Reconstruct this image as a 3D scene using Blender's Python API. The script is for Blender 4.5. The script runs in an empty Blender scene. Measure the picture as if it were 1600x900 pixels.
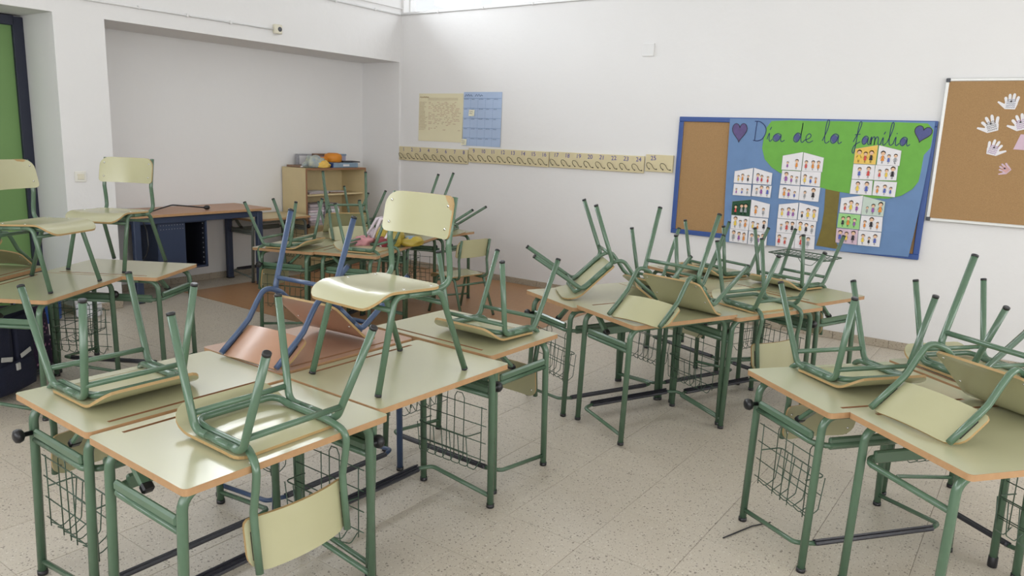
import bpy, bmesh, math, random
from mathutils import Vector, Matrix, noise

PI = math.pi
R = math.radians
rnd = random.Random(7)
SC = bpy.context.scene
COL = SC.collection

# ------------------------------------------------------------------ camera
CAM_F, CAM_PITCH, CAM_ROLL, CAM_YAW = 1173.19, -0.19843, 0.03871, 0.61464
CAM_P = Vector((6.2207, -6.4587, 1.5321))
_cp, _sp = math.cos(CAM_PITCH), math.sin(CAM_PITCH)
_fwd = Vector((-math.sin(CAM_YAW) * _cp, math.cos(CAM_YAW) * _cp, _sp))
_r0 = Vector((math.cos(CAM_YAW), math.sin(CAM_YAW), 0))
_u0 = _r0.cross(_fwd)
_c, _s = math.cos(CAM_ROLL), math.sin(CAM_ROLL)
_right, _up = _c * _r0 + _s * _u0, -_s * _r0 + _c * _u0
cam_data = bpy.data.cameras.new('camera')
cam_data.sensor_width = 36
cam_data.sensor_fit = 'HORIZONTAL'
cam_data.lens = CAM_F / 1600 * 36
cam_data.clip_start = 0.02
cam = bpy.data.objects.new('camera', cam_data)
_m = Matrix((_right, _up, -_fwd)).transposed().to_4x4()
_m.translation = CAM_P
cam.matrix_world = _m
COL.objects.link(cam)
SC.camera = cam

# ------------------------------------------------------------------ world, exposure, daylight through the windows, added lamps at the back wall
world = bpy.data.worlds.new('sky')
SC.world = world
world.use_nodes = True
world.node_tree.nodes['Background'].inputs[0].default_value = (0.93, 0.97, 1.0, 1)
world.node_tree.nodes['Background'].inputs[1].default_value = 1.6
SC.view_settings.view_transform = 'Standard'
SC.view_settings.look = 'None'
SC.view_settings.exposure = -0.58
SC.view_settings.gamma = 1.0


def area(name, loc, target, sx, sy, power, col):
    l = bpy.data.lights.new(name, 'AREA')
    l.shape = 'RECTANGLE'
    l.size, l.size_y, l.energy, l.color = sx, sy, power, col
    o = bpy.data.objects.new(name, l)
    o.location = loc
    o.rotation_euler = (Vector(target) - Vector(loc)).to_track_quat('-Z', 'Y').to_euler()
    COL.objects.link(o)
    return o


DAY = (1.0, 0.993, 0.98)
for k, yc in enumerate((-7.4, -4.6, -1.8)):
    area('window_daylight', (10.5, yc, 2.05), (0, yc, 1.2), 2.3, 1.7, 105, DAY)
for k, xc in enumerate((2.4, 5.4, 8.2)):
    area('window_daylight', (xc, -9.9, 2.05), (xc, 0, 1.5), 2.3, 1.7, 115, (0.96, 0.98, 1.0))  # added lamps behind the camera, brightening the right wall
for k, xc in enumerate((1.8, 5.2, 8.4)):
    area('clerestory_daylight', (xc, 0.55, 3.45), (xc, -4.0, 0.6), 3.0, 0.6, 25, (0.95, 0.98, 1.0))
for k, yc in enumerate((-1.6, -4.4, -7.2)):
    area('high_window_daylight', (-1.25, yc, 3.75), (3.6, yc, 1.6), 2.5, 0.85, 210, (0.90, 0.95, 1.0))

# ------------------------------------------------------------------ materials
MATS = {}


def mat(name, col, rough=0.5, metal=0.0, spec=0.5, noise_amt=0.0, noise_scale=8.0, bump=0.0, bump_scale=60.0,
        col2=None, coat=0.0, detail=4.0, rand=0.0, coords='Object'):
    m = bpy.data.materials.new(name)
    m.use_nodes = True
    nt = m.node_tree
    b = nt.nodes['Principled BSDF']
    b.inputs['Roughness'].default_value = rough
    b.inputs['Metallic'].default_value = metal
    b.inputs['Specular IOR Level'].default_value = spec
    b.inputs['Coat Weight'].default_value = coat
    b.inputs['Coat Roughness'].default_value = 0.24
    b.inputs['Base Color'].default_value = (*col, 1)
    tc = nt.nodes.new('ShaderNodeTexCoord')
    if noise_amt > 0 or col2:
        n = nt.nodes.new('ShaderNodeTexNoise')
        n.inputs['Scale'].default_value = noise_scale
        n.inputs['Detail'].default_value = detail
        nt.links.new(tc.outputs[coords], n.inputs['Vector'])
        mx = nt.nodes.new('ShaderNodeMix')
        mx.data_type = 'RGBA'
        c2 = col2 or tuple(max(0, c * (1 - noise_amt)) for c in col)
        mx.inputs[6].default_value = (*col, 1)
        mx.inputs[7].default_value = (*c2, 1)
        nt.links.new(n.outputs['Fac'], mx.inputs[0])
        nt.links.new(mx.outputs[2], b.inputs['Base Color'])
        last = mx.outputs[2]
        if rand > 0:
            oi = nt.nodes.new('ShaderNodeObjectInfo')
            mr = nt.nodes.new('ShaderNodeMapRange')
            mr.inputs[3].default_value = 1 - rand
            mr.inputs[4].default_value = 1 + rand
            nt.links.new(oi.outputs['Random'], mr.inputs[0])
            hs = nt.nodes.new('ShaderNodeHueSaturation')
            nt.links.new(mr.outputs[0], hs.inputs['Value'])
            nt.links.new(last, hs.inputs['Color'])
            nt.links.new(hs.outputs[0], b.inputs['Base Color'])
    if bump > 0:
        n2 = nt.nodes.new('ShaderNodeTexNoise')
        n2.inputs['Scale'].default_value = bump_scale
        n2.inputs['Detail'].default_value = 6
        nt.links.new(tc.outputs[coords], n2.inputs['Vector'])
        bp = nt.nodes.new('ShaderNodeBump')
        bp.inputs['Strength'].default_value = bump
        bp.inputs['Distance'].default_value = 0.01
        nt.links.new(n2.outputs['Fac'], bp.inputs['Height'])
        nt.links.new(bp.outputs[0], b.inputs['Normal'])
    MATS[name] = m
    return m


def terrazzo(name, base, base2, dark, light, scale=110.0, rough=0.4, dark2=(0.24, 0.19, 0.13)):
    m = bpy.data.materials.new(name)
    m.use_nodes = True
    nt = m.node_tree
    b = nt.nodes['Principled BSDF']
    geo = nt.nodes.new('ShaderNodeNewGeometry')
    big = nt.nodes.new('ShaderNodeTexNoise')
    big.inputs['Scale'].default_value = 1.3
    big.inputs['Detail'].default_value = 5
    nt.links.new(geo.outputs['Position'], big.inputs['Vector'])
    mx = nt.nodes.new('ShaderNodeMix')
    mx.data_type = 'RGBA'
    mx.inputs[6].default_value = (*base, 1)
    mx.inputs[7].default_value = (*base2, 1)
    nt.links.new(big.outputs['Fac'], mx.inputs[0])
    last = mx.outputs[2]
    for sc, thr, c in ((scale, 0.085, dark), (scale * 0.62, 0.07, dark), (scale * 1.5, 0.07, dark2), (scale * 0.8, 0.10, light)):
        v = nt.nodes.new('ShaderNodeTexVoronoi')
        v.inputs['Scale'].default_value = sc
        v.inputs['Randomness'].default_value = 1.0
        nt.links.new(geo.outputs['Position'], v.inputs['Vector'])
        # only some of the cells carry a chip
        sep = nt.nodes.new('ShaderNodeSeparateColor')
        nt.links.new(v.outputs['Color'], sep.inputs[0])
        mul = nt.nodes.new('ShaderNodeMath')
        mul.operation = 'MULTIPLY'
        nt.links.new(sep.outputs[0], mul.inputs[0])
        mul.inputs[1].default_value = 0.5
        lt = nt.nodes.new('ShaderNodeMath')
        lt.operation = 'LESS_THAN'
        nt.links.new(v.outputs['Distance'], lt.inputs[0])
        pw = nt.nodes.new('ShaderNodeMath')
        pw.operation = 'POWER'
        nt.links.new(mul.outputs[0], pw.inputs[0])
        pw.inputs[1].default_value = 1.6
        nt.links.new(pw.outputs[0], lt.inputs[1])
        m2 = nt.nodes.new('ShaderNodeMix')
        m2.data_type = 'RGBA'
        f = nt.nodes.new('ShaderNodeMath')
        f.operation = 'MULTIPLY'
        nt.links.new(lt.outputs[0], f.inputs[0])
        f.inputs[1].default_value = 0.72
        nt.links.new(f.outputs[0], m2.inputs[0])
        nt.links.new(last, m2.inputs[6])
        m2.inputs[7].default_value = (*c, 1)
        last = m2.outputs[2]
    oi = nt.nodes.new('ShaderNodeObjectInfo')
    mr = nt.nodes.new('ShaderNodeMapRange')
    mr.inputs[3].default_value = 0.98
    mr.inputs[4].default_value = 1.02
    nt.links.new(oi.outputs['Random'], mr.inputs[0])
    hs = nt.nodes.new('ShaderNodeHueSaturation')
    nt.links.new(mr.outputs[0], hs.inputs['Value'])
    nt.links.new(last, hs.inputs['Color'])
    nt.links.new(hs.outputs[0], b.inputs['Base Color'])
    b.inputs['Roughness'].default_value = rough
    MATS[name] = m
    return m


mat('wall_paint', (0.80, 0.79, 0.785), 0.85, spec=0.2, noise_amt=0.05, noise_scale=1.4, bump=0.22, bump_scale=14)
mat('ceiling_paint', (0.85, 0.85, 0.84), 0.9, spec=0.1)
mat('white_plastic', (0.78, 0.76, 0.70), 0.4)
mat('pipe_white', (0.76, 0.755, 0.75), 0.5)
mat('cream_plastic', (0.72, 0.68, 0.55), 0.4)
terrazzo('floor_terrazzo', (0.60, 0.545, 0.465), (0.51, 0.45, 0.36), (0.13, 0.10, 0.075), (0.70, 0.66, 0.58))
terrazzo('skirting_terrazzo', (0.46, 0.40, 0.32), (0.38, 0.32, 0.24), (0.14, 0.11, 0.08), (0.6, 0.55, 0.47), rough=0.4)
mat('grout', (0.36, 0.32, 0.265), 0.9)
mat('lino_brown', (0.45, 0.245, 0.115), 0.4, noise_amt=0.25, noise_scale=30)
mat('laminate', (0.44, 0.43, 0.275), 0.3, spec=0.8, coat=0.5, noise_amt=0.10, noise_scale=5, rand=0.04, col2=(0.415, 0.405, 0.245))
mat('laminate_brown', (0.45, 0.28, 0.195), 0.30, spec=0.5, noise_amt=0.12, noise_scale=6)
mat('seat_ply', (0.44, 0.425, 0.26), 0.23, spec=0.7, noise_amt=0.08, noise_scale=6, rand=0.06, col2=(0.42, 0.405, 0.235))
mat('seat_ply_brown', (0.43, 0.235, 0.145), 0.28, spec=0.5, noise_amt=0.1, noise_scale=6)
mat('wood_edge', (0.46, 0.28, 0.14), 0.55, noise_amt=0.3, noise_scale=40, rand=0.1, col2=(0.36, 0.20, 0.09))
mat('ply_edge', (0.47, 0.31, 0.13), 0.55, noise_amt=0.25, noise_scale=50)
mat('groove_brown', (0.34, 0.175, 0.085), 0.6, noise_amt=0.3, noise_scale=30)
mat('green_paint', (0.090, 0.160, 0.100), 0.22, spec=0.6, noise_amt=0.15, noise_scale=20, rand=0.08)
mat('blue_paint', (0.055, 0.092, 0.18), 0.30, spec=0.5, noise_amt=0.15, noise_scale=20)
mat('grey_green_paint', (0.13, 0.145, 0.125), 0.4)
mat('black_plastic', (0.012, 0.012, 0.014), 0.35)
mat('black_tape', (0.03, 0.022, 0.02), 0.6)
mat('footrest_black', (0.022, 0.022, 0.03), 0.35, bump=0.2, bump_scale=200)
mat('wire_green', (0.045, 0.085, 0.055), 0.35)
mat('screw_metal', (0.75, 0.75, 0.72), 0.25, metal=1.0)
mat('door_green', (0.17, 0.315, 0.10), 0.5, noise_amt=0.08, noise_scale=3)
mat('door_frame_navy', (0.018, 0.022, 0.045), 0.45)
mat('cork', (0.47, 0.29, 0.14), 0.9, spec=0.1, noise_amt=0.35, noise_scale=160, detail=8, bump=0.3, bump_scale=200)
mat('board_blue', (0.035, 0.085, 0.29), 0.4)
mat('aluminium', (0.66, 0.66, 0.64), 0.4, metal=0.4)
mat('corner_grey', (0.07, 0.075, 0.085), 0.5)
mat('poster_blue', (0.145, 0.26, 0.48), 0.55, noise_amt=0.18, noise_scale=9, bump=0.25, bump_scale=7)
mat('poster_green', (0.16, 0.45, 0.06), 0.6, noise_amt=0.22, noise_scale=12, bump=0.2, bump_scale=9)
mat('poster_trunk', (0.20, 0.155, 0.025), 0.6, noise_amt=0.3, noise_scale=25)
mat('heart_purple', (0.135, 0.095, 0.26), 0.6, noise_amt=0.4, noise_scale=30)
mat('heart_blue', (0.09, 0.105, 0.29), 0.6, noise_amt=0.4, noise_scale=30)
mat('marker_navy', (0.015, 0.03, 0.12), 0.6)
mat('ink_dark', (0.03, 0.025, 0.03), 0.7)
mat('ink_blue', (0.05, 0.05, 0.30), 0.7)
mat('ink_red', (0.42, 0.17, 0.13), 0.7)
mat('ink_brown', (0.34, 0.21, 0.12), 0.7)
mat('ink_slate', (0.13, 0.17, 0.28), 0.7)
mat('paper_white', (0.80, 0.78, 0.80), 0.8, noise_amt=0.06, noise_scale=20)
mat('paper_cream', (0.78, 0.72, 0.50), 0.8, noise_amt=0.06, noise_scale=5)
mat('paper_blue', (0.43, 0.54, 0.74), 0.8, noise_amt=0.05, noise_scale=5)
mat('paper_note', (0.82, 0.79, 0.60), 0.8)
mat('paper_orange', (0.78, 0.42, 0.08), 0.8, noise_amt=0.3, noise_scale=14, col2=(0.80, 0.62, 0.16))
mat('paper_green', (0.33, 0.62, 0.24), 0.8)
mat('paper_pink', (0.70, 0.52, 0.62), 0.8, noise_amt=0.2, noise_scale=14)
mat('paper_darkgreen', (0.025, 0.10, 0.05), 0.8, noise_amt=0.5, noise_scale=14)
mat('paper_mint', (0.58, 0.68, 0.60), 0.8, noise_amt=0.15, noise_scale=14)
mat('crayon_skin', (0.74, 0.48, 0.32), 0.8)
mat('crayon_red', (0.60, 0.08, 0.07), 0.8)
mat('crayon_blue', (0.10, 0.14, 0.45), 0.8)
mat('crayon_yellow', (0.78, 0.55, 0.08), 0.8)
mat('crayon_purple', (0.30, 0.10, 0.35), 0.8)
mat('crayon_orange', (0.70, 0.26, 0.05), 0.8)
mat('crayon_grey', (0.32, 0.33, 0.34), 0.8)
mat('rail_wood', (0.70, 0.61, 0.38), 0.5, noise_amt=0.12, noise_scale=20)
mat('hook_metal', (0.10, 0.085, 0.065), 0.35, metal=0.6)
mat('cabinet_wood', (0.66, 0.54, 0.31), 0.5, noise_amt=0.12, noise_scale=10)
mat('cabinet_edge', (0.30, 0.15, 0.075), 0.5, noise_amt=0.2, noise_scale=25)
mat('desk_brown', (0.48, 0.26, 0.15), 0.4, noise_amt=0.12, noise_scale=10)
mat('teacher_blue', (0.032, 0.048, 0.095), 0.4)
mat('teacher_dark', (0.012, 0.014, 0.022), 0.5)
mat('navy_fabric', (0.008, 0.011, 0.034), 0.85, noise_amt=0.3, noise_scale=60, bump=0.3, bump_scale=120)
mat('reflective_grey', (0.50, 0.50, 0.48), 0.4)
mat('tub_blue', (0.02, 0.10, 0.42), 0.4)
mat('carton_white', (0.74, 0.74, 0.76), 0.6)
mat('orange_plastic', (0.75, 0.27, 0.02), 0.5, noise_amt=0.2, noise_scale=30)
mat('box_paleblue', (0.25, 0.35, 0.46), 0.5, noise_amt=0.3, noise_scale=40)
mat('box_grey', (0.42, 0.42, 0.46), 0.5, noise_amt=0.4, noise_scale=40)
mat('box_brown', (0.28, 0.17, 0.11), 0.5, noise_amt=0.4, noise_scale=40)
mat('box_blue', (0.03, 0.07, 0.25), 0.5)
mat('box_lilac', (0.40, 0.38, 0.52), 0.5, noise_amt=0.3, noise_scale=30)
mat('wrapper_print', (0.70, 0.68, 0.42), 0.4, noise_amt=0.5, noise_scale=25, col2=(0.10, 0.20, 0.40))
mat('book_spine', (0.52, 0.45, 0.46), 0.6, noise_amt=0.4, noise_scale=50)
mat('bag_white', (0.78, 0.68, 0.74), 0.35, noise_amt=0.25, noise_scale=18)
mat('bag_pink', (0.72, 0.33, 0.36), 0.35, noise_amt=0.3, noise_scale=16)
mat('bag_yellow', (0.52, 0.40, 0.06), 0.3, noise_amt=0.6, noise_scale=22, col2=(0.30, 0.22, 0.03))
mat('fruit_red', (0.20, 0.02, 0.03), 0.3)
m = mat('bag_flower', (0.05, 0.02, 0.07), 0.8)
_nt = m.node_tree
_v = _nt.nodes.new('ShaderNodeTexVoronoi')
_v.inputs['Scale'].default_value = 34
_tc = _nt.nodes.new('ShaderNodeTexCoord')
_nt.links.new(_tc.outputs['Object'], _v.inputs['Vector'])
_rp = _nt.nodes.new('ShaderNodeValToRGB')
_rp.color_ramp.elements[0].position, _rp.color_ramp.elements[0].color = 0.22, (0.42, 0.18, 0.30, 1)
_rp.color_ramp.elements[1].position, _rp.color_ramp.elements[1].color = 0.30, (0.03, 0.014, 0.05, 1)
_nt.links.new(_v.outputs['Distance'], _rp.inputs[0])
_nt.links.new(_rp.outputs[0], _nt.nodes['Principled BSDF'].inputs['Base Color'])
m = bpy.data.materials.new('window_glass')
m.use_nodes = True
_nt = m.node_tree
_nt.nodes.remove(_nt.nodes['Principled BSDF'])
_t, _g, _x = (_nt.nodes.new('ShaderNodeBsdf' + k) for k in ('Transparent', 'Glossy', 'Diffuse'))
_g.inputs['Roughness'].default_value = 0.02
_mx = _nt.nodes.new('ShaderNodeMixShader')
_mx.inputs[0].default_value = 0.06
_nt.links.new(_t.outputs[0], _mx.inputs[1])
_nt.links.new(_g.outputs[0], _mx.inputs[2])
_nt.links.new(_mx.outputs[0], _nt.nodes['Material Output'].inputs[0])
_nt.nodes.remove(_x)
MATS['window_glass'] = m


# ------------------------------------------------------------------ mesh helpers
class MB:
    """collects geometry of ONE part, then links it as one mesh object"""

    def __init__(s):
        s.v, s.f, s.mi, s.sm = [], [], [], []

    def add(s, vs, fs, mi=0, smooth=False):
        b = len(s.v)
        s.v += [tuple(p) for p in vs]
        for f in fs:
            s.f.append(tuple(b + i for i in f))
            s.mi.append(mi)
            s.sm.append(smooth)
        return s

    def box(s, c, size, rot=None, bev=0.0, mi=0):
        hx, hy, hz = (d / 2 for d in size)
        b = min(bev, hx * .9, hy * .9, hz * .9)
        M = rot or Matrix.Identity(3)
        c = Vector(c)
        if b <= 0:
            vs = [c + M @ Vector((x, y, z)) for x in (-hx, hx) for y in (-hy, hy) for z in (-hz, hz)]
            fs = [(0, 1, 3, 2), (4, 6, 7, 5), (0, 4, 5, 1), (2, 3, 7, 6), (0, 2, 6, 4), (1, 5, 7, 3)]
            return s.add(vs, fs, mi)
        bm = bmesh.new()
        bmesh.ops.create_cube(bm, size=1)
        for v in bm.verts:
            v.co = Vector((v.co.x * 2 * hx, v.co.y * 2 * hy, v.co.z * 2 * hz))
        bmesh.ops.bevel(bm, geom=bm.edges[:], offset=b, segments=1, affect='EDGES', profile=0.5)
        bm.verts.index_update()
        s.add([c + M @ v.co for v in bm.verts], [[v.index for v in f.verts] for f in bm.faces], mi)
        bm.free()
        return s

    def tube(s, pts, r, seg=10, fillet=0.0, cap=True, mi=0, fseg=5):
        pts = fillet_line([Vector(p) for p in pts], fillet, fseg) if fillet else [Vector(p) for p in pts]
        n = len(pts)
        tang = []
        for i in range(n):
            a = (pts[i] - pts[i - 1]).normalized() if i else None
            b = (pts[i + 1] - pts[i]).normalized() if i < n - 1 else None
            t = (a + b) if a and b else (a or b)
            tang.append(t.normalized())
        up = Vector((0, 0, 1)) if abs(tang[0].z) < 0.9 else Vector((1, 0, 0))
        nrm = (up - tang[0] * up.dot(tang[0])).normalized()
        vs = []
        for i in range(n):
            nrm = (nrm - tang[i] * nrm.dot(tang[i])).normalized()
            bn = tang[i].cross(nrm)
            rr = r[i] if isinstance(r, (list, tuple)) else r
            for k in range(seg):
                a = 2 * PI * k / seg
                vs.append(pts[i] + (nrm * math.cos(a) + bn * math.sin(a)) * rr)
        fs = []
        for i in range(n - 1):
            for k in range(seg):
                k2 = (k + 1) % seg
                fs.append((i * seg + k, i * seg + k2, (i + 1) * seg + k2, (i + 1) * seg + k))
        s.add(vs, fs, mi, True)
        if cap:
            b = len(s.v) - len(vs)
            for ring, rev in ((0, True), (n - 1, False)):
                idx = [b + ring * seg + k for k in range(seg)]
                s.f.append(tuple(reversed(idx)) if rev else tuple(idx))
                s.mi.append(mi)
                s.sm.append(False)
        return s

    def prism(s, outline, origin, ax, ay, depth, mi=0):
        """flat outline (2D) in the plane origin+ax,ay, given thickness along ax x ay"""
        o, ax, ay = Vector(origin), Vector(ax), Vector(ay)
        nz = ax.cross(ay)
        n = len(outline)
        vs = [o + ax * x + ay * y + nz * d for d in (0, depth) for x, y in outline]
        fs = [tuple(range(n - 1, -1, -1)), tuple(range(n, 2 * n))]
        fs += [(i, (i + 1) % n, n + (i + 1) % n, n + i) for i in range(n)]
        return s.add(vs, fs, mi)

    def ribbon(s, pts, w, origin, ax, ay, lift, mi=0):
        """a pen stroke: thin strip along a 2D polyline in a plane"""
        o, ax, ay = Vector(origin), Vector(ax), Vector(ay)
        nz = ax.cross(ay) * lift
        P = [Vector((x, y)) for x, y in pts]
        vs = []
        for i, p in enumerate(P):
            d = (P[min(i + 1, len(P) - 1)] - P[max(i - 1, 0)])
            d = d.normalized() if d.length > 1e-9 else Vector((1, 0))
            q = Vector((-d.y, d.x)) * w / 2
            for e in (p + q, p - q):
                vs.append(o + ax * e.x + ay * e.y + nz)
        fs = [(2 * i, 2 * i + 1, 2 * i + 3, 2 * i + 2) for i in range(len(P) - 1)]
        return s.add(vs, fs, mi)

    def lathe(s, prof, seg=20, axis='Z', origin=(0, 0, 0), mi=0, smooth=True):
        o = Vector(origin)
        vs = []
        for r_, h in prof:
            for k in range(seg):
                a = 2 * PI * k / seg
                p = (r_ * math.cos(a), r_ * math.sin(a), h)
                if axis == 'X':
                    p = (p[2], p[0], p[1])
                elif axis == 'Y':
                    p = (p[1], p[2], p[0])
                vs.append(o + Vector(p))
        fs = []
        n = len(prof)
        for i in range(n - 1):
            for k in range(seg):
                k2 = (k + 1) % seg
                fs.append((i * seg + k, i * seg + k2, (i + 1) * seg + k2, (i + 1) * seg + k))
        fs.append(tuple(range(seg - 1, -1, -1)))
        fs.append(tuple((n - 1) * seg + k for k in range(seg)))
        return s.add(vs, fs, mi, smooth)

    def mesh(s, name, mats):
        me = bpy.data.meshes.new(name)
        me.from_pydata(s.v, [], s.f)
        for mm in (mats if isinstance(mats, (list, tuple)) else [mats]):
            me.materials.append(MATS[mm])
        me.polygons.foreach_set('material_index', s.mi)
        me.polygons.foreach_set('use_smooth', s.sm)
        me.update()
        return me

    def build(s, name, mats, parent=None, loc=None):
        return link(name, s.mesh(name, mats), parent, loc)


def link(name, me, parent=None, loc=None):
    o = bpy.data.objects.new(name, me)
    COL.objects.link(o)
    if parent:
        o.parent = parent
    if loc is not None:
        o.location = loc
    return o


def fillet_line(pts, rad, seg=5):
    out = [pts[0]]
    for i in range(1, len(pts) - 1):
        p, a, b = pts[i], pts[i - 1], pts[i + 1]
        u, w = (a - p), (b - p)
        lu, lw = u.length, w.length
        u.normalize()
        w.normalize()
        ang = u.angle(w)
        if ang > PI - 0.02:
            out.append(p)
            continue
        t = min(rad / math.tan(ang / 2), lu * .49, lw * .49)
        r_ = t * math.tan(ang / 2)
        cdir = (u + w).normalized()
        cen = p + cdir * (r_ / math.sin(ang / 2))
        e0, e1 = p + u * t - cen, p + w * t - cen
        for k in range(seg + 1):
            f = k / seg
            th = e0.angle(e1)
            sn = math.sin(th)
            out.append(cen + e0 * (math.sin((1 - f) * th) / sn) + e1 * (math.sin(f * th) / sn))
    out.append(pts[-1])
    return out


def tag(o, label=None, cat=None, group=None, kind=None):
    for k, v in (('label', label), ('category', cat), ('group', group), ('kind', kind)):
        if v:
            o[k] = v
    return o


def empty(name, loc, rz=0.0, rot=None):
    o = bpy.data.objects.new(name, None)
    o.empty_display_size = 0.1
    COL.objects.link(o)
    o.location = loc
    o.rotation_euler = rot if rot is not None else (0, 0, rz)
    return o


def rrect(hx, hy, r_, seg=5):
    out = []
    for cx, cy, a0 in ((hx - r_, hy - r_, 0), (-hx + r_, hy - r_, 90), (-hx + r_, -hy + r_, 180), (hx - r_, -hy + r_, 270)):
        for k in range(seg + 1):
            a = R(a0 + 90 * k / seg)
            out.append((cx + r_ * math.cos(a), cy + r_ * math.sin(a)))
    return out


# ------------------------------------------------------------------ the setting
XR, YB, ZC = 10.0, -9.5, 4.1          # far right wall, wall behind the camera, ceiling
struct = lambda o: tag(o, kind='structure')
LINT = 2.314
w = MB()
LB, LTOP = 3.02, 3.85                   # high windows over the beam
w.box((-0.325, YB / 2, (LINT + LB) / 2), (0.65, -YB, LB - LINT))                         # beam over the recesses
w.box((-0.325, YB / 2, (LTOP + ZC) / 2), (0.65, -YB, ZC - LTOP))
for a, b in ((-0.3, 0.0), (-3.15, -2.85), (-5.95, -5.65), (YB, -8.5)):
    w.box((-0.325, (a + b) / 2, (LB + LTOP) / 2), (0.65, b - a, LTOP - LB))
w.box((-0.325, (-3.70 - 3.32) / 2, LINT / 2), (0.65, 0.38, LINT))                        # pier
w.box((-0.325, -0.015, LINT / 2), (0.65, 0.03, LINT))                                    # strip by the corner
w.box((-0.325, (YB - 4.75) / 2, LINT / 2), (0.65, -4.75 - YB, LINT))                     # wall past the door
w.box((-0.70, -1.70, LINT / 2), (0.20, 3.5, LINT + 0.02))                                # back of the alcove
w.box((-0.63, -4.2, LINT / 2), (0.10, 1.2, LINT))                                        # behind the door
struct(w.build('wall_left', 'wall_paint'))
CB, CT = 2.85, 3.55                    # clerestory sill and head
w = MB()
w.box((XR / 2 - 0.4, 0.1, CB / 2), (XR + 0.8, 0.2, CB))
w.box((XR / 2 - 0.4, 0.1, (CT + ZC) / 2), (XR + 0.8, 0.2, ZC - CT))
w.box((-0.385, 0.1, (CB + CT) / 2), (0.83, 0.2, CT - CB))
w.box((XR - 0.1, 0.1, (CB + CT) / 2), (0.6, 0.2, CT - CB))
struct(w.build('wall_right', 'wall_paint'))
w = MB()
WS, WH = 1.15, 2.95
segs = [(YB, -8.6), (-6.2, -5.8), (-3.4, -3.0), (-0.6, 0.0)]
for a, b in segs:
    w.box((XR + 0.1, (a + b) / 2, (WS + WH) / 2), (0.2, b - a, WH - WS))
w.box((XR + 0.1, YB / 2, WS / 2), (0.2, -YB, WS))
w.box((XR + 0.1, YB / 2, (WH + ZC) / 2), (0.2, -YB, ZC - WH))
struct(w.build('wall_window_side', 'wall_paint'))
w = MB()
segs = [(-0.65, 1.2), (3.6, 4.2), (6.6, 7.0), (9.4, XR)]
for a, b in segs:
    w.box(((a + b) / 2, YB - 0.1, (WS + WH) / 2), (b - a, 0.2, WH - WS))
w.box((XR / 2, YB - 0.1, WS / 2), (XR + 1.3, 0.2, WS))
w.box((XR / 2, YB - 0.1, (WH + ZC) / 2), (XR + 1.3, 0.2, ZC - WH))
struct(w.build('wall_back', 'wall_paint'))
struct(MB().box((XR / 2 - 0.3, YB / 2, ZC + 0.06), (XR + 1.2, -YB + 0.8, 0.12)).build('ceiling', 'ceiling_paint'))


def window(n, c, along, width, z0, z1, panes, fr=0.04):
    """a window in a wall: frame bars and one pane per light"""
    ax = Vector(along)
    nr = Vector((-ax.y, ax.x, 0))
    c = Vector(c)
    rot = Matrix((ax, nr, Vector((0, 0, 1)))).transposed()
    h, zm = fr / 2, Vector((0, 0, (z0 + z1) / 2))
    root = struct(MB().box(c + Vector((0, 0, z0 + h)), (width, 0.07, fr), rot).box(c + Vector((0, 0, z1 - h)), (width, 0.07, fr), rot)
                  .box(c - ax * (width / 2 - h) + zm, (fr, 0.07, z1 - z0), rot)
                  .box(c + ax * (width / 2 - h) + zm, (fr, 0.07, z1 - z0), rot).build('window_%d' % n, 'pipe_white'))
    pw = width / panes
    for k in range(panes):
        x = -width / 2 + pw * (k + .5)
        MB().box(c + ax * x + Vector((0, 0, (z0 + z1) / 2)), (pw - fr - 0.01, 0.006, z1 - z0 - 2 * fr), rot).build('pane', 'window_glass', root)
        if k:
            MB().box(c + ax * (x - pw / 2) + Vector((0, 0, (z0 + z1) / 2)), (fr + 0.01, 0.06, z1 - z0 - 2 * fr), rot).build('mullion', 'pipe_white', root)


window(1, (4.865, 0.13, 0), (1, 0, 0), 9.67, CB, CT, 3, 0.014)
for k, yc in enumerate((-7.4, -4.6, -1.8)):
    window(2 + k, (XR + 0.1, yc, 0), (0, 1, 0), 2.4, WS, WH, 2)
for k, xc in enumerate((2.4, 5.4, 8.2)):
    window(5 + k, (xc, YB - 0.1, 0), (1, 0, 0), 2.4, WS, WH, 2)  # unseen windows, made up to go with the added back lamps

for k, (a, b) in enumerate(((-2.85, -0.3), (-5.65, -3.15), (-8.5, -5.95))):
    window(8 + k, (-0.45, (a + b) / 2, 0), (0, 1, 0), b - a, LB, LTOP, 2)
# floor: slab with bedding, then every tile its own piece
floor = struct(MB().box((XR / 2 - 0.3, YB / 2, -0.062), (XR + 1.4, -YB + 0.9, 0.12)).build('floor', 'grout'))
TS = 0.3525
cells = []
ox, oy = 4.94, -3.41
for i in range(-17, 16):
    for j in range(-18, 11):
        x0, y0 = ox + i * TS, oy + j * TS
        x1, y1 = x0 + TS, y0 + TS
        if x1 <= -0.6 or x0 >= XR or y1 <= YB or y0 >= 0:
            continue
        x0, x1, y0, y1 = max(x0, -0.6), min(x1, XR), max(y0, YB), min(y1, 0)
        if x1 - x0 < 0.02 or y1 - y0 < 0.02:
            continue
        c = Vector(((x0 + x1) / 2, (y0 + y1) / 2, 0))
        d = c - CAM_P
        dep = d.dot(_fwd)
        px, py = d.dot(_right) / max(dep, .01) * CAM_F, d.dot(_up) / max(dep, .01) * CAM_F
        seen = dep > 0.3 and abs(px) < 900 and abs(py) < 560
        under_lino = x0 > -0.2 and x1 < 2.98 and y0 > -2.65
        cells.append((0 if seen and not under_lino else 1, d.length, x0, x1, y0, y1))
cells.sort()
tile_cache = {}


def tile_mb(sx, sy):
    return MB().box((0, 0, -0.004), (sx - 0.0022, sy - 0.0022, 0.008), bev=0.0009)


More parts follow.
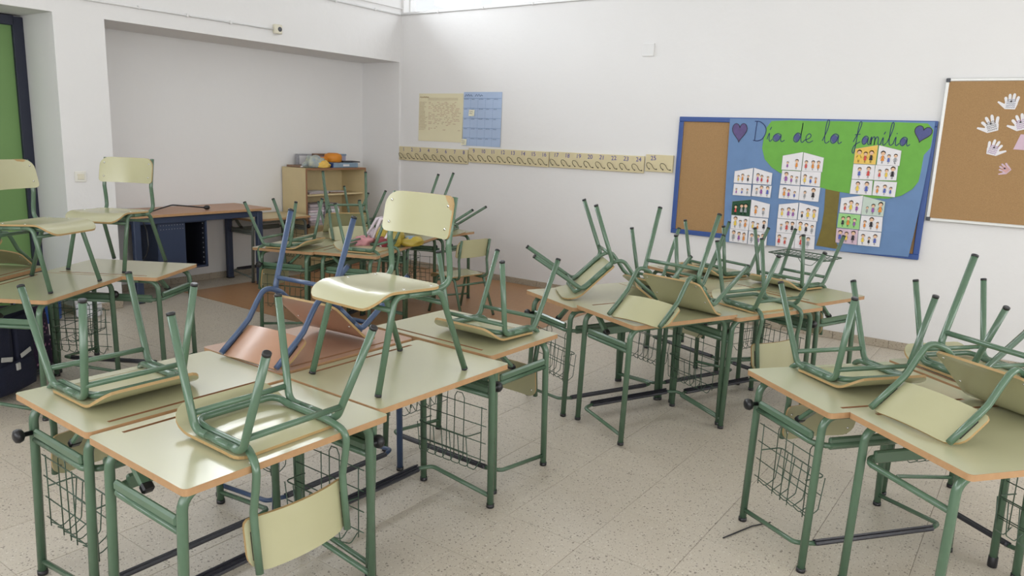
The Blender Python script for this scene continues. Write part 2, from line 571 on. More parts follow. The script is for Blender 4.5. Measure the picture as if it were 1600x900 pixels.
rest = MB()
n_tile = 0
for seen, dist, x0, x1, y0, y1 in cells:
    sx, sy = round(x1 - x0, 4), round(y1 - y0, 4)
    if seen == 0 and n_tile < 290:
        if (sx, sy) not in tile_cache:
            tile_cache[(sx, sy)] = tile_mb(sx, sy).mesh('floor_tile', 'floor_terrazzo')
        link('floor_tile', tile_cache[(sx, sy)], floor, ((x0 + x1) / 2, (y0 + y1) / 2, 0))
        n_tile += 1
    else:
        rest.box(((x0 + x1) / 2, (y0 + y1) / 2, -0.004), (sx - 0.0022, sy - 0.0022, 0.008))
tag(rest.build('tiles_beyond', 'floor_terrazzo', floor), kind='stuff')

# skirting
def skirting(name, a, b, nrm, step=0.42, phase=0.0):
    a, b, nrm = Vector(a), Vector(b), Vector(nrm)
    L = (b - a).length
    ax = (b - a).normalized()
    rot = Matrix((ax, nrm, Vector((0, 0, 1)))).transposed()
    root = struct(MB().box((a + b) / 2 + nrm * 0.004 + Vector((0, 0, 0.031)), (L, 0.008, 0.06), rot).build(name, 'grout'))
    s0 = phase
    cuts = [0.0]
    while s0 < L:
        if s0 > 0.02:
            cuts.append(s0)
        s0 += step
    cuts.append(L)
    for p, q in zip(cuts, cuts[1:]):
        if q - p > 0.01:
            MB().box(a + ax * ((p + q) / 2) + nrm * 0.0075 + Vector((0, 0, 0.0325)), (q - p - 0.003, 0.013, 0.063), rot, bev=0.002).build('skirting_tile', 'skirting_terrazzo', root)


skirting('baseboard_right', (0, 0, 0), (8.2, 0, 0), (0, -1, 0), phase=5.342 % 0.42)
skirting('baseboard_alcove', (-0.6, -0.03, 0), (-0.6, -3.32, 0), (1, 0, 0))
skirting('baseboard_pier', (0, -3.32, 0), (0, -3.70, 0), (1, 0, 0))
skirting('baseboard_recess', (0, -3.70, 0), (-0.5, -3.70, 0), (0, -1, 0))

# door in the left recess: dark frame and green leaf
door = struct(MB().box((-0.535, -3.739, LINT / 2 - 0.005), (0.09, 0.077, LINT - 0.02), bev=0.004)
              .box((-0.535, -4.722, LINT / 2 - 0.005), (0.09, 0.055, LINT - 0.02), bev=0.004)
              .box((-0.535, -4.225, LINT - 0.045), (0.09, 0.92, 0.075), bev=0.004).build('door_1', 'door_frame_navy'))
MB().box((-0.545, -4.225, 1.125), (0.045, 0.936, 2.22), bev=0.003).build('door_leaf', 'door_green', door)
hd = MB().box((-0.515, -4.60, 1.05), (0.012, 0.035, 0.16), bev=0.003).tube([(-0.515, -4.60, 1.08), (-0.465, -4.60, 1.08), (-0.465, -4.49, 1.08)], 0.009, 8, 0.01)
hd.build('door_handle', 'screw_metal', door)

# brown linoleum laid over the tiles in the far corner
lino = MB().box((1.39, -1.335, 0.002), (3.18, 2.63, 0.004), bev=0.0015).build('linoleum_sheet', 'lino_brown')
tag(lino, 'brown linoleum sheet laid over the tiles in the far corner', 'floor covering')


# ------------------------------------------------------------------ wall fittings
def conduit(label, runs, clips, r_=0.009):
    root = empty('cable_conduit', runs[0])
    tag(root, label, 'conduit')
    o = Vector(runs[0])
    MB().tube([Vector(p) - o for p in runs], r_, 8, 0.02).build('pipe', 'pipe_white', root)
    for p, ax in clips:
        MB().box(Vector(p) - o, (0.02, 0.026, 0.028) if ax == 'x' else (0.026, 0.02, 0.028), bev=0.004).build('clip', 'pipe_white', root)


conduit('long white conduit running under the bright top window on the right wall', [(0.012, -0.012, 2.826), (9.4, -0.0125, 2.84)],
        [((0.55 + 0.62 * k, -0.012, 2.828 + 0.001 * k), 'x') for k in range(10)])
conduit('white conduit along the top of the left wall meeting the corner', [(0.012, -0.03, 2.824), (0.012, -4.6, 2.824)],
        [((0.012, -0.42 - 0.55 * k, 2.824), 'y') for k in range(7)])
conduit('white conduit above the alcove leading to the square socket', [(0.011, -1.745, 2.445), (0.011, -5.2, 2.43)],
        [((0.011, -2.2 - 0.42 * k, 2.443), 'y') for k in range(7)], 0.008)
tr = struct(MB().box((0.008, -2.5, 2.893), (0.016, 5.0, 0.012)).build('trim_1', 'wall_paint'))

so = empty('wall_socket', (0, -1.70, 2.45))
tag(so, 'cream surface socket at the end of the conduit above the alcove', 'socket')
MB().box((0.02, 0, 0), (0.04, 0.085, 0.085), bev=0.006).build('socket_box', 'cream_plastic', so)
MB().lathe([(0.022, 0), (0.022, 0.004), (0.015, 0.005)], 16, 'X', (0.039, 0.012, 0)).build('socket_face', 'corner_grey', so)
sw = empty('light_switch', (0, -3.587, 1.098))
tag(sw, 'white light switch on the pier beside the green door', 'switch')
MB().box((0.005, 0, 0), (0.010, 0.084, 0.084), bev=0.003).build('switch_plate', 'white_plastic', sw)
MB().box((0.012, 0, 0), (0.006, 0.05, 0.044), bev=0.002).build('rocker', 'cream_plastic', sw)
pl = MB().box((0, -0.006, 0), (0.115, 0.012, 0.112), bev=0.003).build('blank_wall_plate', 'pipe_white', None, (3.072, 0, 2.35))
tag(pl, 'small square white blank plate high on the right wall', 'wall plate')

# coat rails with numbered hooks
X, Z, NY = Vector((1, 0, 0)), Vector((0, 0, 1)), Vector((0, -1, 0))


def text_mesh(txt, size):
    cu = bpy.data.curves.new('number', 'FONT')
    cu.body = txt
    cu.size = size
    cu.align_x = 'CENTER'
    cu.align_y = 'CENTER'
    cu.extrude = 0.0004
    cu.resolution_u = 3
    o = bpy.data.objects.new('number', cu)
    COL.objects.link(o)
    me = bpy.data.meshes.new_from_object(o.evaluated_get(bpy.context.evaluated_depsgraph_get()))
    bpy.data.objects.remove(o)
    bpy.data.curves.remove(cu)
    me.name = 'number'
    me.materials.clear()
    me.materials.append(MATS['ink_blue'])
    return me


hook_me = None


def hook_mesh():
    b = MB()
    pts = [(-0.024, -0.006, -0.032), (-0.040, -0.008, -0.020), (-0.042, -0.03, 0.008), (-0.028, -0.05, 0.026), (-0.006, -0.05, 0.026),
           (0.010, -0.034, 0.008), (0.018, -0.016, -0.020), (0.030, -0.008, -0.034), (0.046, -0.006, -0.034)]
    pts = [(x * 1.08, y * .8, z * .95) for x, y, z in pts]
    b.tube(pts, 0.0028, 6, 0.012, fseg=3)
    for x in (-0.022, 0.044):
        b.lathe([(0.006, 0), (0.006, 0.006)], 8, 'Y', (x * 1.08, -0.007, -0.032), smooth=False)
    return b.mesh('coat_hook', 'hook_metal')


hook_me = hook_mesh()
RAILS = [(0.0, 1.020, 1.300, 1, 8, 'pale wooden coat rail nearest the room corner, numbered 1 to 8'),
         (1.030, 2.063, 1.323, 9, 16, 'pale wooden coat rail numbered 9 to 16, second from the room corner'),
         (2.078, 3.115, 1.326, 17, 24, 'pale wooden coat rail numbered 17 to 24, third from the room corner'),
         (3.130, 3.402, 1.345, 25, 26, 'short wooden coat rail numbered 25 beside the blue framed board')]
for x0, x1, zc, n0, n1, lb in RAILS:
    root = empty('coat_rail', ((x0 + x1) / 2, 0, zc))
    tag(root, lb, 'coat rail', 'numbered coat rails along the right wall')
    L = x1 - x0
    MB().box((0, -0.011, 0), (L, 0.022, 0.155), bev=0.003).build('rail_board', 'rail_wood', root)
    n = n1 - n0 + 1
    for k in range(n):
        x = -L / 2 + L * (k + .5) / n
        link('coat_hook', hook_me, root, (x, -0.021, -0.022))
        if n0 + k <= 25:
            t = link('number', text_mesh(str(n0 + k), 0.058), root, (x + 0.010, -0.0228, 0.044))
            t.rotation_euler = (PI / 2, R(rnd.uniform(-6, 6)), 0)


# ---- paper sheets left of the board
def scribble(b, x0, z0, wid, h, wpen, origin, lift, mi=0):
    pts = []
    n = max(4, int(wid / (h * 0.55)))
    for i in range(n + 1):
        pts.append((x0 + wid * i / n, z0 + (h / 2 if i % 2 else -h / 2) * rnd.uniform(.4, 1)))
    b.ribbon(pts, wpen, origin, X, Z, lift, mi)


def sheet(name, x0, x1, z0, z1, m_, label, cat, y=-0.001, th=0.0012):
    root = empty(name, ((x0 + x1) / 2, y, (z0 + z1) / 2))
    tag(root, label, cat)
    hw, hh = (x1 - x0) / 2, (z1 - z0) / 2
    b = MB()
    nx, nz = 8, 8
    vs, fs = [], []
    for j in range(nz + 1):
        for i in range(nx + 1):
            u, v = i / nx * 2 - 1, j / nz * 2 - 1
            lift = 0.004 * max(0, abs(u) ** 3 * (0.5 - 0.5 * v)) + 0.001 * math.sin(3 * u + 2 * v)
            vs.append((hw * u, -0.002 - lift, hh * v))
    for j in range(nz):
        for i in range(nx):
            a = j * (nx + 1) + i
            fs.append((a, a + 1, a + nx + 2, a + nx + 1))
    b.add(vs, fs, 0, True)
    nv = len(vs)
    b.add([(p[0], p[1] + th, p[2]) for p in vs], [tuple(reversed(f)) for f in fs], 0, True)
    b.build('paper', m_, root)
    return root, hw, hh


root, hw, hh = sheet('wall_sheet', 0.285, 0.925, 1.450, 1.970, 'paper_cream', 'cream sheet covered with small handwriting, taped above the coat rail', 'sheet')
b = MB()
O = (0, -0.0085, 0)
scribble(b, -hw + 0.02, hh - 0.04, 0.13, 0.022, 0.006, O, 0, 1)
for k in range(24):
    x = -hw + 0.15 + k * 0.018
    if x < hw - 0.01:
        b.ribbon([(x, hh - 0.075), (x + 0.002, hh - 0.045)], 0.0025, O, X, Z, 0, 1)
for row in range(19):
    z = hh - 0.095 - row * 0.0165
    scribble(b, -hw + 0.012, z, rnd.uniform(.07, .12), 0.011, 0.0026, O, 0, 1)
    x = -hw + 0.15
    while x < hw - 0.06:
        wd = rnd.uniform(.012, .05)
        if rnd.random() < (.75 if row < 15 else .35):
            scribble(b, x, z, wd, 0.010, 0.0028, O, 0, rnd.choice((0, 0, 0, 1)))
        x += wd + rnd.uniform(.008, .04)
tag(b.build('handwriting', ['ink_red', 'ink_brown'], root), kind='stuff')
root, hw, hh = sheet('wall_calendar', 0.935, 1.445, 1.420, 1.985, 'paper_blue', 'pale blue hand ruled calendar sheet with a grid of boxes', 'calendar', y=-0.0025)
b = MB()
scribble(b, -hw + 0.02, hh - 0.035, 0.10, 0.030, 0.006, O, 0, 0)
scribble(b, -hw + 0.16, hh - 0.035, 0.10, 0.028, 0.006, O, 0, 0)
for k in range(5):
    z = hh - 0.065 - k * 0.103
    b.ribbon([(-hw, z), (0, z - 0.001), (hw, z + 0.001)], 0.0022, O, X, Z, 0, 1)
    for c in range(5):
        scribble(b, -hw + 0.012 + c * 0.1, z - 0.010, rnd.uniform(.03, .06), 0.012, 0.0032, O, 0, 0)
for c in range(1, 5):
    b.ribbon([(-hw + c * 0.1, hh - 0.065), (-hw + c * 0.1 - 0.004, -hh)], 0.0014, O, X, Z, 0, 1)
tag(b.build('handwriting', ['ink_slate', 'poster_blue'], root), kind='stuff')
for (x0, x1, z0, z1, lb, y) in ((1.015, 1.090, 1.735, 1.800, 'square yellow sticky note stuck inside the blue calendar grid', -0.0095),
                                (0.917, 0.993, 1.425, 1.490, 'yellow sticky note curling at the lower left corner of the blue calendar', -0.0115)):
    root, hw, hh = sheet('sticky_note', x0, x1, z0, z1, 'paper_note', lb, 'note', y=y)
    b = MB()
    scribble(b, -hw + 0.012, 0.012, 0.045, 0.012, 0.003, O, 0, 0)
    scribble(b, -hw + 0.010, -0.008, 0.042, 0.010, 0.003, O, 0, 0)
    tag(b.build('handwriting', ['ink_slate'], root), kind='stuff')

# ---- blue framed notice board with the family day poster
BX0, BX1, BZ0, BZ1 = 3.433, 5.465, 0.727, 1.766
bc = Vector(((BX0 + BX1) / 2, 0, (BZ0 + BZ1) / 2))
board = empty('notice_board', bc)
tag(board, 'wide blue framed cork board carrying the painted tree poster', 'notice board')
hw, hh = (BX1 - BX0) / 2, (BZ1 - BZ0) / 2
MB().box((0, -0.008, 0), (2 * hw - 0.02, 0.016, 2 * hh - 0.02)).build('cork_panel', 'cork', board)
for c, sz in (((0, -0.014, hh - 0.021), (2 * hw, 0.028, 0.042)), ((0, -0.014, -hh + 0.021), (2 * hw, 0.028, 0.042)),
              ((-hw + 0.021, -0.0142, 0), (0.042, 0.0284, 2 * hh - 0.084)), ((hw - 0.021, -0.0142, 0), (0.042, 0.0284, 2 * hh - 0.084))):
    MB().box(c, sz, bev=0.004).build('frame_bar', 'board_blue', board)

poster = empty('tree_poster', (4.67, -0.0305, 1.22))
tag(poster, 'blue paper poster of a green tree with the title Día de la familia', 'poster')
PO = Vector((-4.67, 0, -1.22))
# paper: slightly wavy, flaring off the board at its lower right
outl_l = [(3.895, 1.757), (3.90, 1.60), (3.905, 1.40), (3.915, 1.10), (3.925, 0.90), (3.932, 0.700)]
outl_r = [(5.448, 1.760), (5.447, 1.60), (5.440, 1.40), (5.425, 1.10), (5.412, 0.90), (5.398, 0.745)]
vs, fs = [], []
nx = 22
for j in range(6):
    for i in range(nx + 1):
        u = i / nx
        x = outl_l[j][0] * (1 - u) + outl_r[j][0] * u
        z = outl_l[j][1] * (1 - u) + outl_r[j][1] * u
        lift = 0.0012 * math.sin(9 * u + 1.3 * j) + 0.001
        if u > 0.95:
            lift += 0.010 * (u - .95) / .05 * (1 if j > 1 else .4)
        vs.append(PO + Vector((x, -lift, z)))
for j in range(5):
    for i in range(nx):
        a = j * (nx + 1) + i
        fs.append((a, a + nx + 1, a + nx + 2, a + 1))
b = MB().add(vs, fs, 0, True)
b.add([v + Vector((0, 0.001, 0)) for v in vs], [tuple(reversed(f)) for f in fs], 0, True)
b.build('poster_paper', 'poster_blue', poster)


def pts_at(L):
    return [(x - 4.67, z - 1.22) for x, z in L]


crown = [(4.25, 1.742), (4.215, 1.69), (4.20, 1.60), (4.195, 1.52), (4.225, 1.43), (4.29, 1.365), (4.36, 1.325), (4.45, 1.30), (4.55, 1.275),
         (4.66, 1.235), (4.75, 1.215), (4.86, 1.20), (4.98, 1.19), (5.10, 1.17), (5.20, 1.175), (5.29, 1.205), (5.36, 1.26), (5.405, 1.34),
         (5.43, 1.45), (5.442, 1.60), (5.443, 1.70), (5.40, 1.747), (5.20, 1.752), (5.0, 1.748), (4.8, 1.752), (4.6, 1.748), (4.42, 1.752)]
MB().prism(pts_at(crown), (0, -0.0035, 0), X, Z, 0.0012).build('tree_crown', 'poster_green', poster)
trunk = [(4.735, 1.24), (4.745, 1.05), (4.74, 0.90), (4.715, 0.755), (4.90, 0.745), (4.865, 0.80), (4.85, 0.95), (4.848, 1.10), (4.845, 1.225)]
MB().prism(pts_at(trunk), (0, -0.0028, 0), X, Z, 0.0012).build('tree_trunk', 'poster_trunk', poster)


def heart(cx, cz, w_, h_, tilt):
    out = []
    for k in range(28):
        a = 2 * PI * k / 28
        x = 16 * math.sin(a) ** 3 / 17
        z = (13 * math.cos(a) - 5 * math.cos(2 * a) - 2 * math.cos(3 * a) - math.cos(4 * a)) / 15
        x, z = x * w_ / 2, z * h_ / 2
        out.append((cx + x * math.cos(tilt) - z * math.sin(tilt), cz + x * math.sin(tilt) + z * math.cos(tilt)))
    return out


for (cx, cz, w_, h_, tl, mm) in ((3.99, 1.652, 0.135, 0.165, 0.02, 'heart_purple'), (5.375, 1.675, 0.125, 0.125, -0.2, 'heart_blue')):
    hp = pts_at(heart(cx, cz, w_, h_, tl))
    ho = MB().prism(hp, (0, -0.0048, 0), X, Z, 0.001).build('heart', mm, poster)
    MB().ribbon(hp + [hp[0]], 0.005, (0, -0.0062, 0), X, Z, 0).build('outline', 'ink_dark', ho)

# handwriting, each glyph a few strokes on a unit em (x advance, strokes)
G = {
    'D': (0.95, [[(.15, 1.0), (.12, .5), (.1, 0)], [(.0, 1.0), (.35, .98), (.7, .75), (.78, .45), (.6, .12), (.3, .0), (0, .02)]]),
    'i': (0.38, [[(0, .1), (.14, .45), (.16, .1), (.25, .0), (.4, .12)], [(.16, .62), (.26, .78)]]),
    'j': (0.45, [[(0, .1), (.16, .5), (.17, .1), (.27, .0), (.45, .14)], [(.2, .66), (.21, .72)]]),
    'a': (0.62, [[(.5, .42), (.3, .5), (.1, .35), (.07, .12), (.22, .0), (.4, .12), (.5, .42), (.5, .1), (.58, .0), (.72, .1)]]),
    'd': (0.72, [[(.5, .4), (.3, .48), (.1, .32), (.08, .1), (.24, 0), (.42, .12), (.52, .5), (.56, 1.0), (.52, .4), (.54, .08), (.64, .0), (.76, .1)]]),
    'e': (0.55, [[(0, .12), (.3, .24), (.4, .4), (.28, .5), (.12, .36), (.12, .12), (.3, .0), (.55, .12)]]),
    'l': (0.42, [[(0, .1), (.22, .55), (.3, .92), (.2, 1.0), (.13, .7), (.13, .15), (.24, .0), (.42, .1)]]),
    'f': (0.45, [[(0, .1), (.26, .6), (.36, .95), (.26, 1.0), (.2, .7), (.17, .1), (.1, -.4), (.0, -.3), (.1, -.05), (.4, .12)], [(.05, .42), (.36, .46)]]),
    'm': (0.85, [[(0, .1), (.1, .48), (.11, .0), (.14, .3), (.27, .47), (.35, .38), (.35, .0), (.38, .3), (.5, .47), (.6, .38), (.61, .08), (.7, .0), (.85, .12)]]),
    ' ': (0.75, []),
}


def smooth_pts(P):
    if len(P) < 3:
        return P
    out = []
    for i in range(len(P) - 1):
        p0, p1, p2, p3 = P[max(i - 1, 0)], P[i], P[i + 1], P[min(i + 2, len(P) - 1)]
        for k in range(4):
            t = k / 4
            out.append(tuple(0.5 * (2 * p1[d] + (p2[d] - p0[d]) * t + (2 * p0[d] - 5 * p1[d] + 4 * p2[d] - p3[d]) * t * t
                                    + (3 * p1[d] - p0[d] - 3 * p2[d] + p3[d]) * t ** 3) for d in (0, 1)))
    out.append(P[-1])
    return out


title = [('D', 4.112, .13, .16), ('i', 4.228, .11, .15), ('a', 4.268, .145, .13),
         ('d', 4.435, .125, .155), ('e', 4.528, .125, .14),
         ('l', 4.668, .13, .18), ('a', 4.722, .13, .15),
         ('f', 4.900, .13, .17), ('a', 4.958, .095, .13), ('m', 5.018, .10, .13), ('i', 5.098, .095, .13), ('l', 5.140, .115, .17), ('j', 5.184, .095, .13), ('a', 5.225, .105, .13)]
for ch, x, sx, sz in title:
    b = MB()
    for st in G[ch][1]:
        b.ribbon([(x - 4.67 + px * sx, 1.578 - 1.22 + pz * sz) for px, pz in smooth_pts(st)], 0.0065, (0, -0.0052, 0), X, Z, 0)
    lt = tag(b.build('letter', 'marker_navy', poster), kind='stuff' if ch in 'Dij' else None)
    if ch in 'ad':
        o_ = [(x - 4.67 + sx * (.28 + .19 * math.cos(k * PI / 6)), 1.578 - 1.22 + sz * (.24 + .22 * math.sin(k * PI / 6))) for k in range(12)]
        MB().prism(o_, (0, -0.0045, 0), X, Z, 0.0005).build('letter_fill', 'heart_blue', lt)

# the children's drawings, arranged as six little houses
SKIN, BODY = 0, None


def person(b, x, z, h, body, hair, skin=0):
    hr = h * 0.16
    zz = -0.0
    circ = lambda cx, cz, r_, n=8: [(cx + r_ * math.cos(2 * PI * k / n), cz + r_ * math.sin(2 * PI * k / n)) for k in range(n)]
    lay = lambda o_, l_, mi: b.add([(px, -l_, pz) for px, pz in o_], [tuple(range(len(o_)))], mi)
    lay(circ(x, z + h - hr * 0.75, hr * 1.25), 0.0012, hair)
    lay(circ(x, z + h - hr * 1.1, hr), 0.0016, skin)
    lay([(x - h * .07, z + h * .66), (x - h * .15, z + h * .22), (x + h * .15, z + h * .22), (x + h * .07, z + h * .66)][::1], 0.0014, body)
    for s_ in (-1, 1):
        lay([(x + s_ * h * .04 - h * .02, z), (x + s_ * h * .04 + h * .02, z), (x + s_ * h * .04 + h * .02, z + h * .24), (x + s_ * h * .04 - h * .02, z + h * .24)], 0.0012, 7 if rnd.random() < .5 else body)
        lay([(x + s_ * h * .07, z + h * .60), (x + s_ * h * .2, z + h * .36), (x + s_ * h * .22, z + h * .40), (x + s_ * h * .09, z + h * .64)], 0.0012, skin)


CR = ['crayon_skin', 'crayon_red', 'crayon_blue', 'crayon_yellow', 'crayon_purple', 'crayon_orange', 'crayon_grey', 'ink_dark']
HOUSES = [  # left, right, top of roof, eaves, rows, bottom
    (3.985, 4.305, 1.350, 1.318, 2, 1.113, {}),
    (3.990, 4.315, 1.085, 1.062, 3, 0.700, {(0, 0): 'paper_darkgreen'}),
    (4.375, 4.700, 1.500, 1.468, 3, 1.113, {}),
    (4.385, 4.705, 1.093, 1.070, 3, 0.714, {}),
    (4.925, 5.250, 1.576, 1.545, 3, 1.190, {(0, 0): 'paper_orange'}),
    (4.860, 5.185, 1.182, 1.155, 3, 0.796, {(1, 0): 'paper_green', (2, 0): 'paper_pink', (0, 1): 'paper_mint'})]
for hx0, hx1, roof, eave, rows, bot, special in HOUSES:
    hh_ = (eave - bot) / rows
    wd = (hx1 - hx0) / 2
    for r_ in range(rows):
        for c in range(2):
            x0 = hx0 + c * wd + rnd.uniform(-.004, .004)
            z1 = eave - r_ * hh_ + rnd.uniform(-.003, .003)
            z0 = z1 - hh_ + 0.002
            x1 = x0 + wd - 0.002
            ow, oh = wd - .003, hh_
            if r_ == 0:
                out = [(0, 0), (ow, 0), (ow, hh_ if c == 0 else hh_ - 0.004), (ow if c == 0 else 0, hh_ + (roof - eave) if c == 0 else hh_ + (roof - eave)), (0, hh_ - 0.004 if c == 0 else hh_)]
                if c == 0:
                    out = [(0, 0), (ow, 0), (ow, hh_ + roof - eave), (0, hh_ - 0.004)]
                else:
                    out = [(0, 0), (ow, 0), (ow, hh_ - 0.004), (0, hh_ + roof - eave)]
            else:
                j = lambda: rnd.uniform(-.004, .004)
                out = [(j(), j()), (ow + j(), j()), (ow + j(), hh_ - .004), (j(), hh_ - .004)]
            d = MB().prism(out, (0, 0, 0), X, Z, 0.0012).build('drawing', special.get((r_, c), 'paper_white'), poster, (x0 - 4.67, -0.0068, z0 - 1.22))
            f = MB()
            np_ = rnd.choice((2, 3, 3, 3))
            for k in range(np_):
                hgt = hh_ * rnd.uniform(.45, .78)
                person(f, ow * (k + .75) / (np_ + .5) + rnd.uniform(-.006, .006), hh_ * .1, hgt, rnd.choice((1, 2, 3, 4, 5, 6, 7)), rnd.choice((3, 5, 7, 7, 6)))
            edge = out + [out[0]]
            f.ribbon(edge, 0.0022, (0, -0.0014, 0), X, Z, 0, 6)
            f.build('drawn_figures', CR, d)

# ---- cork board at the right edge
CX0, CX1, CZ0, CZ1 = 5.478, 7.10, 1.034, 2.070
cc = Vector(((CX0 + CX1) / 2, 0, (CZ0 + CZ1) / 2))
cork = empty('cork_board', cc)
tag(cork, 'aluminium framed cork board with paper hands at the right edge', 'notice board')
hw, hh = (CX1 - CX0) / 2, (CZ1 - CZ0) / 2
MB().box((0, -0.020, 0), (2 * hw - 0.02, 0.014, 2 * hh - 0.02)).build('cork_panel', 'cork', cork)
for c, sz in (((0, -0.020, hh - 0.011), (2 * hw - 0.05, 0.024, 0.022)), ((0, -0.020, -hh + 0.011), (2 * hw - 0.05, 0.024, 0.022)),
              ((-hw + 0.011, -0.020, 0), (0.022, 0.024, 2 * hh - 0.05)), ((hw - 0.011, -0.020, 0), (0.022, 0.024, 2 * hh - 0.05))):
    MB().box(c, sz, bev=0.004).build('frame_bar', 'aluminium', cork)
for sx in (-1, 1):
    for sz in (-1, 1):
        MB().box((sx * (hw - 0.014), -0.0205, sz * (hh - 0.014)), (0.03, 0.028, 0.03), bev=0.005).build('corner_cap', 'corner_grey', cork)


def hand_outline(s_, spread, thumb):
    pts = [(-.30, -.42), (.28, -.44), (.38, -.10)]
    fingers = [(.30, .02, -12, .40), (.11, .10, -3, .50), (-.08, .10, 6, .47), (-.26, .03, 16, .36)]
    for fx, fz, an, ln in fingers:
        a = R(90 + an * spread)
        d = Vector((math.cos(a), math.sin(a)))
        n = Vector((d.y, -d.x)) * 0.085
        base = Vector((fx, fz))
        for q in (base + n, base + d * (ln * .8) + n, base + d * ln + n * .5, base + d * ln - n * .5, base + d * (ln * .8) - n, base - n):
            pts.append(tuple(q))
    pts += [(-.36, -.08), (-.72, .10), (-.78, .02), (-.52, -.22)]
    return [((-x if thumb else x) * s_, z * s_) for x, z in pts]


HANDS = [(5.897, 1.900, 0.105, 1.0, 0, 0.0, 'paper_white', 'ink_slate', 'white paper hand at the top of the cork board'),
         (5.800, 1.745, 0.115, 1.9, 0, -0.35, 'paper_white', 'ink_dark', 'white paper hand with spread fingers, leftmost on the cork board'),
         (5.975, 1.760, 0.110, 1.6, 0, -0.3, 'paper_white', 'crayon_purple', 'white paper hand cut off by the right edge of the photo'),
         (5.838, 1.580, 0.105, 1.3, 1, 0.25, 'paper_white', 'crayon_purple', 'paper hand coloured with purple and yellow felt pen'),
         (5.928, 1.442, 0.072, 1.5, 0, -0.9, 'paper_pink', 'crayon_orange', 'small pinkish paper hand, lowest on the cork board')]
for hx, hz, s_, sp, th, tl, mm, im, lb in HANDS:
    root = empty('paper_hand', (hx, -0.0275, hz), rot=(0, tl, 0))
    tag(root, lb, 'paper cutout', 'paper hands pinned on the cork board')
    MB().prism(hand_outline(s_, sp, th), (0, 0, 0), X, Z, 0.0012).build('cutout', mm, root)
    b = MB()
    for k in range(5):
        scribble(b, -s_ * .25, -s_ * .3 + k * s_ * .12, s_ * .5, s_ * .10, s_ * .03, (0, -0.0026, 0), 0)
    tag(b.build('ink', im, root), kind='stuff')
    MB().lathe([(0.006, 0), (0.005, -0.006)], 8, 'Y', (0, -0.002, s_ * .08)).build('pin', 'ink_dark', root)
ps = MB().prism([(0, 0), (.15, -.005), (.15, .10), (.03, .105)], (0, 0, 0), X, Z, 0.001).build('pink_paper', 'paper_pink', None, (5.955, -0.0275, 1.58))
tag(ps, 'pink paper square pinned under the hands at the photo edge', 'paper')

# ------------------------------------------------------------------ student desks
HT = 0.64
DL, DW, TT = 0.35, 0.255, 0.021
MESH = {}


def top_mesh(matname, groove=True):
    bm = bmesh.new()
    ol = rrect(DL, DW, 0.016, 4)
    hole = [(-0.27, 0.205), (0.27, 0.205), (0.27, 0.220), (-0.27, 0.220)]

    def loop(pts, z):
        vv = [bm.verts.new((x, y, z)) for x, y in pts]
        return vv, [bm.edges.new((vv[i], vv[(i + 1) % len(vv)])) for i in range(len(vv))]
    v1, e1 = loop(ol, HT)
    es = list(e1)
    if groove:
        v2, e2 = loop(hole, HT)
        es += e2
    bmesh.ops.triangle_fill(bm, use_beauty=True, use_dissolve=False, edges=es, normal=(0, 0, 1))
    v3, e3 = loop(ol, HT - TT)
    bm.faces.new(list(reversed(v3)))
    bmesh.ops.recalc_face_normals(bm, faces=bm.faces[:])
    for f in bm.faces:
        if f.calc_center_median().z > HT - .001 and f.normal.z < 0:
            f.normal_flip()
        if f.calc_center_median().z < HT - .001 and f.normal.z > 0:
            f.normal_flip()
    me = bpy.data.meshes.new('tabletop')
    bm.to_mesh(me)
    bm.free()
    me.materials.append(MATS[matname])
    return me


